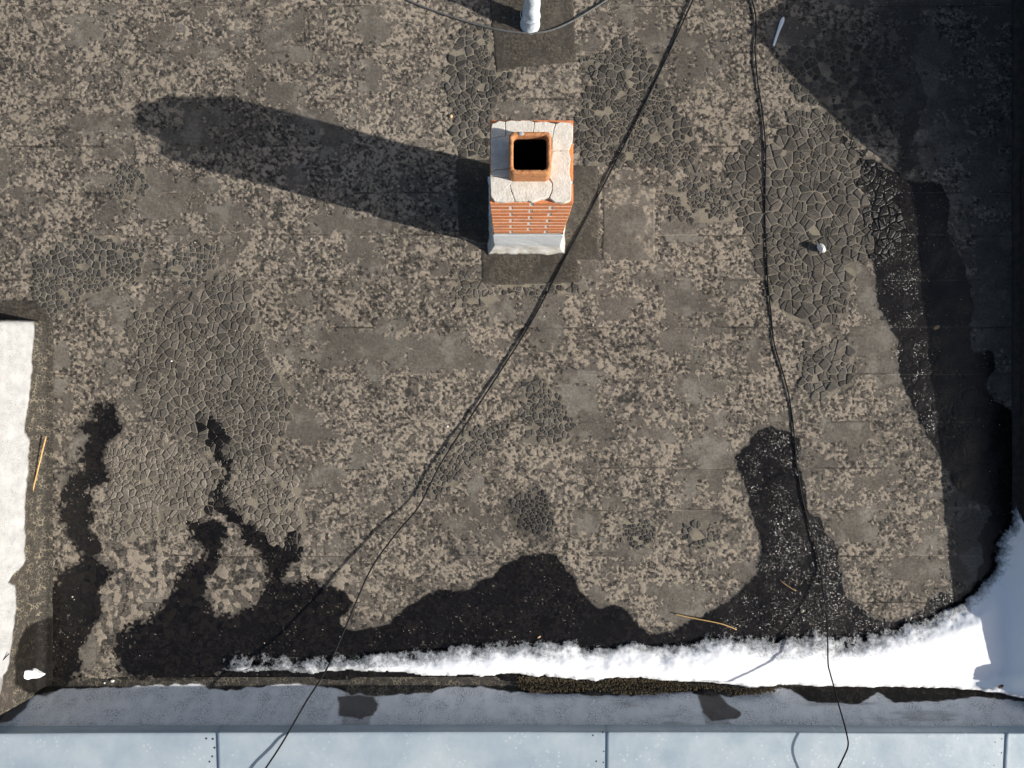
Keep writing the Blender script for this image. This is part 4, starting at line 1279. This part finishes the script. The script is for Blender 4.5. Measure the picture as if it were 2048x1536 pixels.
# ------------------------------------------------------------------ snow
def snow_material():
    k = NM('melting_snow')
    a = k.attr('ma')   # (density, ice, -)
    n1 = k.noise(45, 5, .7); n2 = k.noise(160, 4, .7); n3 = k.noise(14, 3, .6)
    tr = k.math('ADD', k.math('ADD', k.math('MULTIPLY', a[0], 1.0), k.math('MULTIPLY', k.math('SUBTRACT', n3, .5), .9)), k.math('MULTIPLY', k.math('SUBTRACT', k.math('ADD', k.math('MULTIPLY', n1, .6), k.math('MULTIPLY', n2, .4)), .5), 1.3))
    white = k.rng(tr, .40, .85)
    c = k.mix(white, (0.20, 0.212, 0.22), (0.90, 0.91, 0.92))
    ck = k.rng(k.math('ABSOLUTE', k.math('SUBTRACT', n3, .5)), 0, .018, 1, 0)
    c = k.mix(k.math('MULTIPLY', ck, k.rng(tr, .45, .85, .7, 0)), c, (.05, .05, .055))
    k.set(Base_Color=c, Roughness=k.rng(white, 0, 1, .35, .75), Specular_IOR_Level=.35)
    k.b.inputs['Subsurface Weight'].default_value = 0.0
    k.bump(k.math('ADD', n1, k.math('MULTIPLY', n2, .6)), k.rng(white, 0, 1, .5, .06), .010)
    al = k.rng(tr, .20, .34)
    t = k.n('ShaderNodeBsdfTransparent'); ms = k.n('ShaderNodeMixShader')
    k.l(al, ms.inputs[0]); k.l(t.outputs[0], ms.inputs[1]); k.l(k.b.outputs[0], ms.inputs[2]); k.l(ms.outputs[0], k.out.inputs['Surface'])
    return k.m
M_SNOW = snow_material()
SNOW_T = [(436,1322),(446,1308),(470,1298),(540,1304),(620,1306),(680,1301),(760,1298),(860,1294),(900,1288),(960,1280),(1060,1275),(1120,1279),(1150,1276),(1172,1286),(1208,1291),(1260,1280),(1320,1289),(1390,1277),(1430,1264),(1480,1260),(1520,1264),(1600,1262),(1636,1248),(1645,1258),(1680,1266),(1740,1260),(1800,1246),(1850,1228),(1910,1210),(1950,1178),(1985,1135),(1992,1085),(2014,1040),(2032,985),(2052,945),(2085,905)]
SNOW_B = [(2085,1405),(2048,1399),(1990,1388),(1940,1381),(1880,1377),(1780,1376),(1680,1373),(1560,1370),(1500,1376),(1420,1366),(1330,1361),(1280,1353),(1220,1355),(1190,1362),(1100,1353),(1020,1348),(900,1353),(800,1346),(700,1341),(620,1346),(560,1340),(480,1344),(440,1338)]
SNOW = SNOW_T + SNOW_B
def snow():
    st = 2.5
    X, Y = np.meshgrid(np.arange(420, 2082, st), np.arange(895, 1412, st))
    w = fbm(X / 26, Y / 18, 481, 3) - .5; w2 = fbm(X / 9, Y / 8, 482, 3) - .5
    d = sdf(X + 10 * w + 4 * w2, Y + 8 * w + 4 * w2, SNOW, 40)
    top = np.interp(X, [p[0] for p in SNOW_T], [p[1] for p in SNOW_T])
    # distance from the melting upper edge
    dt = np.full(X.shape, 999.0, np.float32)
    for i in range(len(SNOW_T) - 1):
        (ax, ay), (bx, by) = SNOW_T[i], SNOW_T[i + 1]
        L = (bx - ax) ** 2 + (by - ay) ** 2
        t = np.clip(((X - ax) * (bx - ax) + (Y - ay) * (by - ay)) / L, 0, 1)
        dt = np.minimum(dt, np.hypot(X - ax - t * (bx - ax), Y - ay - t * (by - ay)))
    dt = np.where(d > 0, dt, -dt)
    slush = np.interp(X, [430, 560, 700, 900, 1100, 1250, 1450, 1600, 1750, 1850, 1920, 2050], [84, 70, 54, 42, 42, 24, 44, 60, 56, 44, 28, 32])
    dens = np.clip(dt / slush, 0, 1.3) * 0.85 + 0.02 + 0.45 * w + .15 * w2
    dens = np.where(d < 1.5, np.minimum(dens, .9), dens)
    thick = 0.055 * ss(0, 60, dt + 10 * w) + 0.014 + 0.004 * ss(0.4, 0.7, fbm(X / 20, Y / 12, 488, 3)) * (1 - ss(20, 50, dt))
    corner = ss(1850, 2060, X) * ss(960, 1250, Y)
    thick = thick + 0.02 * corner + .12 * ss(2000, 2085, X) * ss(1000, 1100, Y)
    low = ss(1346, 1385, Y) * ss(1940, 2000, X) * .06
    dlow = d.copy()
    edge = ss(-2, 7, d)
    Z = 0.006 + (thick + low) * edge + 0.0025 * w2 * edge + 0.006 * w * edge * ss(20, 60, dt) - .016 * (1 - ss(-2.5, 1.5, d))
    # keep the pictured outline: shrink positions for the height
    kz = (H - Z) / F
    P = np.stack([(X - 1024) * kz, (768 - Y) * kz, Z], -1)
    keep = (d[:-1, :-1] > -2.5) & (d[1:, 1:] > -2.5) & (d[1:, :-1] > -2.5) & (d[:-1, 1:] > -2.5)
    me, used = grid_mesh('snow', P, keep)
    set_attr(me, 'ma', np.stack([dens, dens * 0, dens * 0], -1), used)
    o = link('snow', me, M_SNOW)
    tag(o, 'melting white snow drift banked along the parapet into the right corner', 'snow', kind='stuff')
    # small clump in the left corner
    pl = [(26,1352),(34,1340),(46,1333),(58,1336),(70,1335),(92,1348),(78,1356),(62,1362),(40,1370),(30,1371),(24,1362)]
    X, Y = np.meshgrid(np.arange(18, 100, 1.6), np.arange(1328, 1378, 1.6))
    w = fbm(X / 8, Y / 8, 485, 3) - .5
    d = sdf(X + 4 * w, Y + 4 * w, pl, 10)
    Z = .02 + .15 * ss(100, 20, X) + .05 * ss(-1, 9, d) + .01 * w - .03 * (1 - ss(-2, 1, d))
    kz = (H - Z) / F
    P = np.stack([(X - 1024) * kz, (768 - Y) * kz, Z], -1)
    keep = (d[:-1, :-1] > -2) & (d[1:, 1:] > -2) & (d[1:, :-1] > -2) & (d[:-1, 1:] > -2)
    me, used = grid_mesh('snow_clump', P, keep)
    set_attr(me, 'ma', np.stack([1.2 + 0 * Z, Z * 0, Z * 0], -1), used)
    o = link('snow_clump', me, M_SNOW)
    tag(o, 'small isolated clump of white snow in the bottom left corner', 'snow')
snow()

# ------------------------------------------------------------------ mossy debris under the snow's lower edge
def debris():
    poly = [(1030,1352),(1100,1356),(1190,1365),(1230,1357),(1290,1356),(1420,1369),(1500,1378),(1552,1372),(1548,1384),(1500,1389),(1470,1388),(1450,1380),(1400,1377),(1330,1386),(1290,1388),(1240,1387),(1200,1380),(1120,1384),(1060,1384),(1034,1372)]
    V, Fc, C = [], [], []
    bm = bmesh.new(); bmesh.ops.create_icosphere(bm, subdivisions=1, radius=1)
    bv = [v.co.copy() for v in bm.verts]; bf = [tuple(v.index for v in f.verts) for f in bm.faces]; bm.free()
    r = random.Random(21)
    n = 0
    while n < 2600:
        x, y = r.uniform(1025, 1556), r.uniform(1350, 1392)
        if sdf(np.array([x], np.float32), np.array([y], np.float32), poly, 10)[0] < r.uniform(-2, 3): continue
        n += 1
        # follows the cove of the parapet
        Yw = (768 - y) * K
        z = .012 if Yw > -2.365 else min(.09, .012 + (-2.365 - Yw) * .8)
        p = at(x, y, z)
        s = r.uniform(.0035, .0095)
        o = len(V)
        an = r.uniform(0, 6.3); ca, sa = math.cos(an), math.sin(an)
        sx, sy, sz = r.uniform(.6, 1.5), r.uniform(.5, 1.1), r.uniform(.5, 1.0)
        for v in bv:
            a, b, c = v.x * s * sx, v.y * s * sy, v.z * s * sz
            V.append((p.x + a * ca - b * sa, p.y + a * sa + b * ca, p.z + c + r.uniform(0, .006)))
        Fc += [tuple(q + o for q in f) for f in bf]
    me = mesh_from('moss_debris', V, Fc)
    o = link('moss_debris', me, simple('dark_moss', (0.030, 0.024, 0.016), (0.11, 0.085, 0.052), 130, .95, .15, .3, 300))
    tag(o, 'dark crumbly moss and soil strip between the snow and the parapet', 'moss', kind='stuff')
debris()

# ------------------------------------------------------------------ small things lying about
def blob(name, x, y, size, mat, label, cat, squash=(1, .8, .6), rot=0, sub=2, rough=.25, seed=1, lift=None):
    bm = bmesh.new(); bmesh.ops.create_icosphere(bm, subdivisions=sub, radius=1)
    r = random.Random(seed)
    off = r.uniform(0, 90)
    for v in bm.verts:
        n = fbm(np.array([v.co.x * 1.4 + off]), np.array([v.co.y * 1.4 + v.co.z * 1.1 + off]), 491, 2)[0] - .5
        v.co = v.co * (1 + 2 * rough * n)
        v.co = Vector((v.co.x * squash[0], v.co.y * squash[1], v.co.z * squash[2])) * size
    me = bpy.data.meshes.new(name); bm.to_mesh(me); bm.free()
    z = (roof_z(x, y) if lift is None else lift) + size * squash[2] * .8
    p = at(x, y, z)
    o = link(name, me, mat); o.location = p; o.rotation_euler = (0, 0, rot)
    for q in me.polygons: q.use_smooth = False
    tag(o, label, cat)
    return o
M_STONE = simple('pale_stone', (0.45, 0.36, 0.24), (0.62, 0.52, 0.38), 60, .9)
M_TANP = simple('tan_stone', (0.55, 0.36, 0.18), (0.66, 0.48, 0.28), 60, .9)
M_CHALK = simple('white_rubble', (0.62, 0.62, 0.59), (0.80, 0.79, 0.75), 40, .9, .2, .4, 150)
M_WOOD = simple('straw', (0.42, 0.25, 0.09), (0.58, 0.38, 0.16), 40, .7, .3, 0)
M_PLAST = simple('white_plastic', (0.70, 0.76, 0.80), (0.76, 0.81, 0.84), 20, .45, .5, 0)
blob('pebble', 902, 233, .016, M_TANP, 'small tan pebble on the felt left of the chimney top', 'pebble', (.8, 1, .7), seed=3)
blob('pebble', 1604, 1222, .014, M_STONE, 'cream pebble lying in the wet patch above the snow', 'pebble', (1, 1, .7), seed=5)
blob('pebble', 343, 722, .009, M_CHALK, 'tiny white pebble on the cracked felt at left', 'pebble', seed=7)
blob('pebble', 895, 853, .009, M_CHALK, 'tiny white pebble left of the diagonal cable near the centre', 'pebble', seed=8)
blob('pebble', 1873, 655, .03, simple('ochre_clod', (.22, .16, .09), (.32, .24, .14), 40, .95), 'flat ochre clod in the dark band at right', 'clod', (1, .5, .2), .5, seed=9)
blob('wood_chip', 1078, 1274, .012, M_TANP, 'small orange wood chip at the upper edge of the snow', 'wood chip', (1.2, .6, .5), .6, seed=10)
blob('mortar_crumb', 225, 1362, .016, M_CHALK, 'largest white mortar crumb by the bottom left parapet', 'crumb', (1, .7, .5), seed=12, lift=.012)
blob('mortar_crumb', 209, 1366, .010, M_CHALK, 'middle small mortar crumb left of the largest crumb', 'crumb', (.7, .7, .5), seed=13, lift=.012)
blob('dead_leaf', 2002, 1373, .024, simple('dead_leaf', (.05, .025, .015), (.10, .05, .03), 60, .8), 'dark brown dead leaf on the shaded snow in the corner', 'leaf', (1, .6, .18), .4, seed=14, lift=.155)
# rubble with a thin tail
rb = blob('mortar_rubble', 1643, 496, .042, M_CHALK, 'chunky white mortar lump lying on the cracked bitumen at right', 'rubble', (.62, 1.0, 1.1), .55, 2, .35, 21)
# plastic knife
def knife():
    a, b = at(1547, 92, .012), at(1566, 34, .012)
    d = (b - a); L = d.length; d.normalize(); n = Vector((-d.y, d.x, 0))
    prof = [(0, .0075), (.03, .0095), (.3, .0098), (.45, .0105), (.6, .0125), (.75, .0155), (.88, .0155), (.96, .011), (1, .003)]
    vs, fs = [], []
    for (t, w) in prof:
        p = a + d * L * t
        off = .004 * ss(.4, .9, t)
        for (s, z) in ((-1, 0), (-1, .004), (0, .0065), (1, .004), (1, 0)):
            vs.append(p + n * (s * w - off) + Vector((0, 0, z)))
    m = 5
    for i in range(len(prof) - 1):
        for j in range(m):
            fs.append((i * m + j, i * m + (j + 1) % m, (i + 1) * m + (j + 1) % m, (i + 1) * m + j))
    fs.append(tuple(range(m))); fs.append(tuple((len(prof) - 1) * m + j for j in reversed(range(m))))
    me = mesh_from('plastic_knife', vs, fs, False)
    bm = bmesh.new(); bm.from_mesh(me); bmesh.ops.recalc_face_normals(bm, faces=bm.faces[:]); bm.to_mesh(me); bm.free()
    tag(link('plastic_knife', me, M_PLAST), 'white plastic knife lying in the shade at the top right', 'knife')
knife()
def straw(name, pts, r, label):
    o = tube(name, catmull(pts, .02), r, 6, M_WOOD); tag(o, label, 'stalk')
straw('pine_needle', [at(1349,1228,.018), at(1390,1237,.024), at(1440,1247,.026), at(1473,1259,.018)], .0045, 'bent orange straw stalk on the wet felt above the snow')
straw('pine_needle', [at(92,873,.060), at(78,930,.075), at(66,980,.09), at(59,1022,.10)], .006, 'long straw stalk leaning on the bare foot of the white wall')
straw('pine_needle', [at(1560,1160,.02), at(1575,1172,.024), at(1592,1182,.02)], .0018, 'short fine straw in the wet patch beside the wavy cable')
# a twig against the left upstand
tw = tube('twig', catmull([at(-6,1330,.40), at(8,1318,.37), at(18,1307,.35)], .02), .004, 6, M_CAB); tag(tw, 'thin dark twig against the white wall in the bottom left corner', 'twig')

def grit():
    r = random.Random(77); V, Fc = [], []
    bm = bmesh.new(); bmesh.ops.create_icosphere(bm, subdivisions=1, radius=1)
    bv = [v.co.copy() for v in bm.verts]; bf = [tuple(v.index for v in f.verts) for f in bm.faces]; bm.free()
    for n in range(900):
        x, y = r.uniform(115, 2010), r.uniform(5, 1340)
        if 960 < x < 1150 and 230 < y < 510: continue
        sz = r.uniform(.002, .0045) * (1.7 if r.random() < .08 else 1)
        p = at(x, y, roof_z(x, y) + sz * .4); o = len(V)
        sx, sy = r.uniform(.6, 1.5), r.uniform(.6, 1.2)
        for v in bv: V.append((p.x + v.x * sz * sx, p.y + v.y * sz * sy, p.z + v.z * sz * .7))
        Fc += [tuple(q + o for q in f) for f in bf]
    tag(link('grit', mesh_from('grit', V, Fc, False), simple('pale_grit', (.22, .18, .13), (.6, .56, .48), 9, .9)), 'fine pale grit strewn over the dark roof felt', 'grit', kind='stuff')
grit()

# ------------------------------------------------------------------ ground far below the roof edge
g = mesh_from('ground', [(-200, -200, -7), (200, -200, -7), (200, 200, -7), (-200, 200, -7)], [(0, 1, 2, 3)], False)
tag(link('ground', g, simple('snowy_ground', (0.35, 0.34, 0.33), (0.6, 0.61, 0.62), .4, .9)), kind='structure')
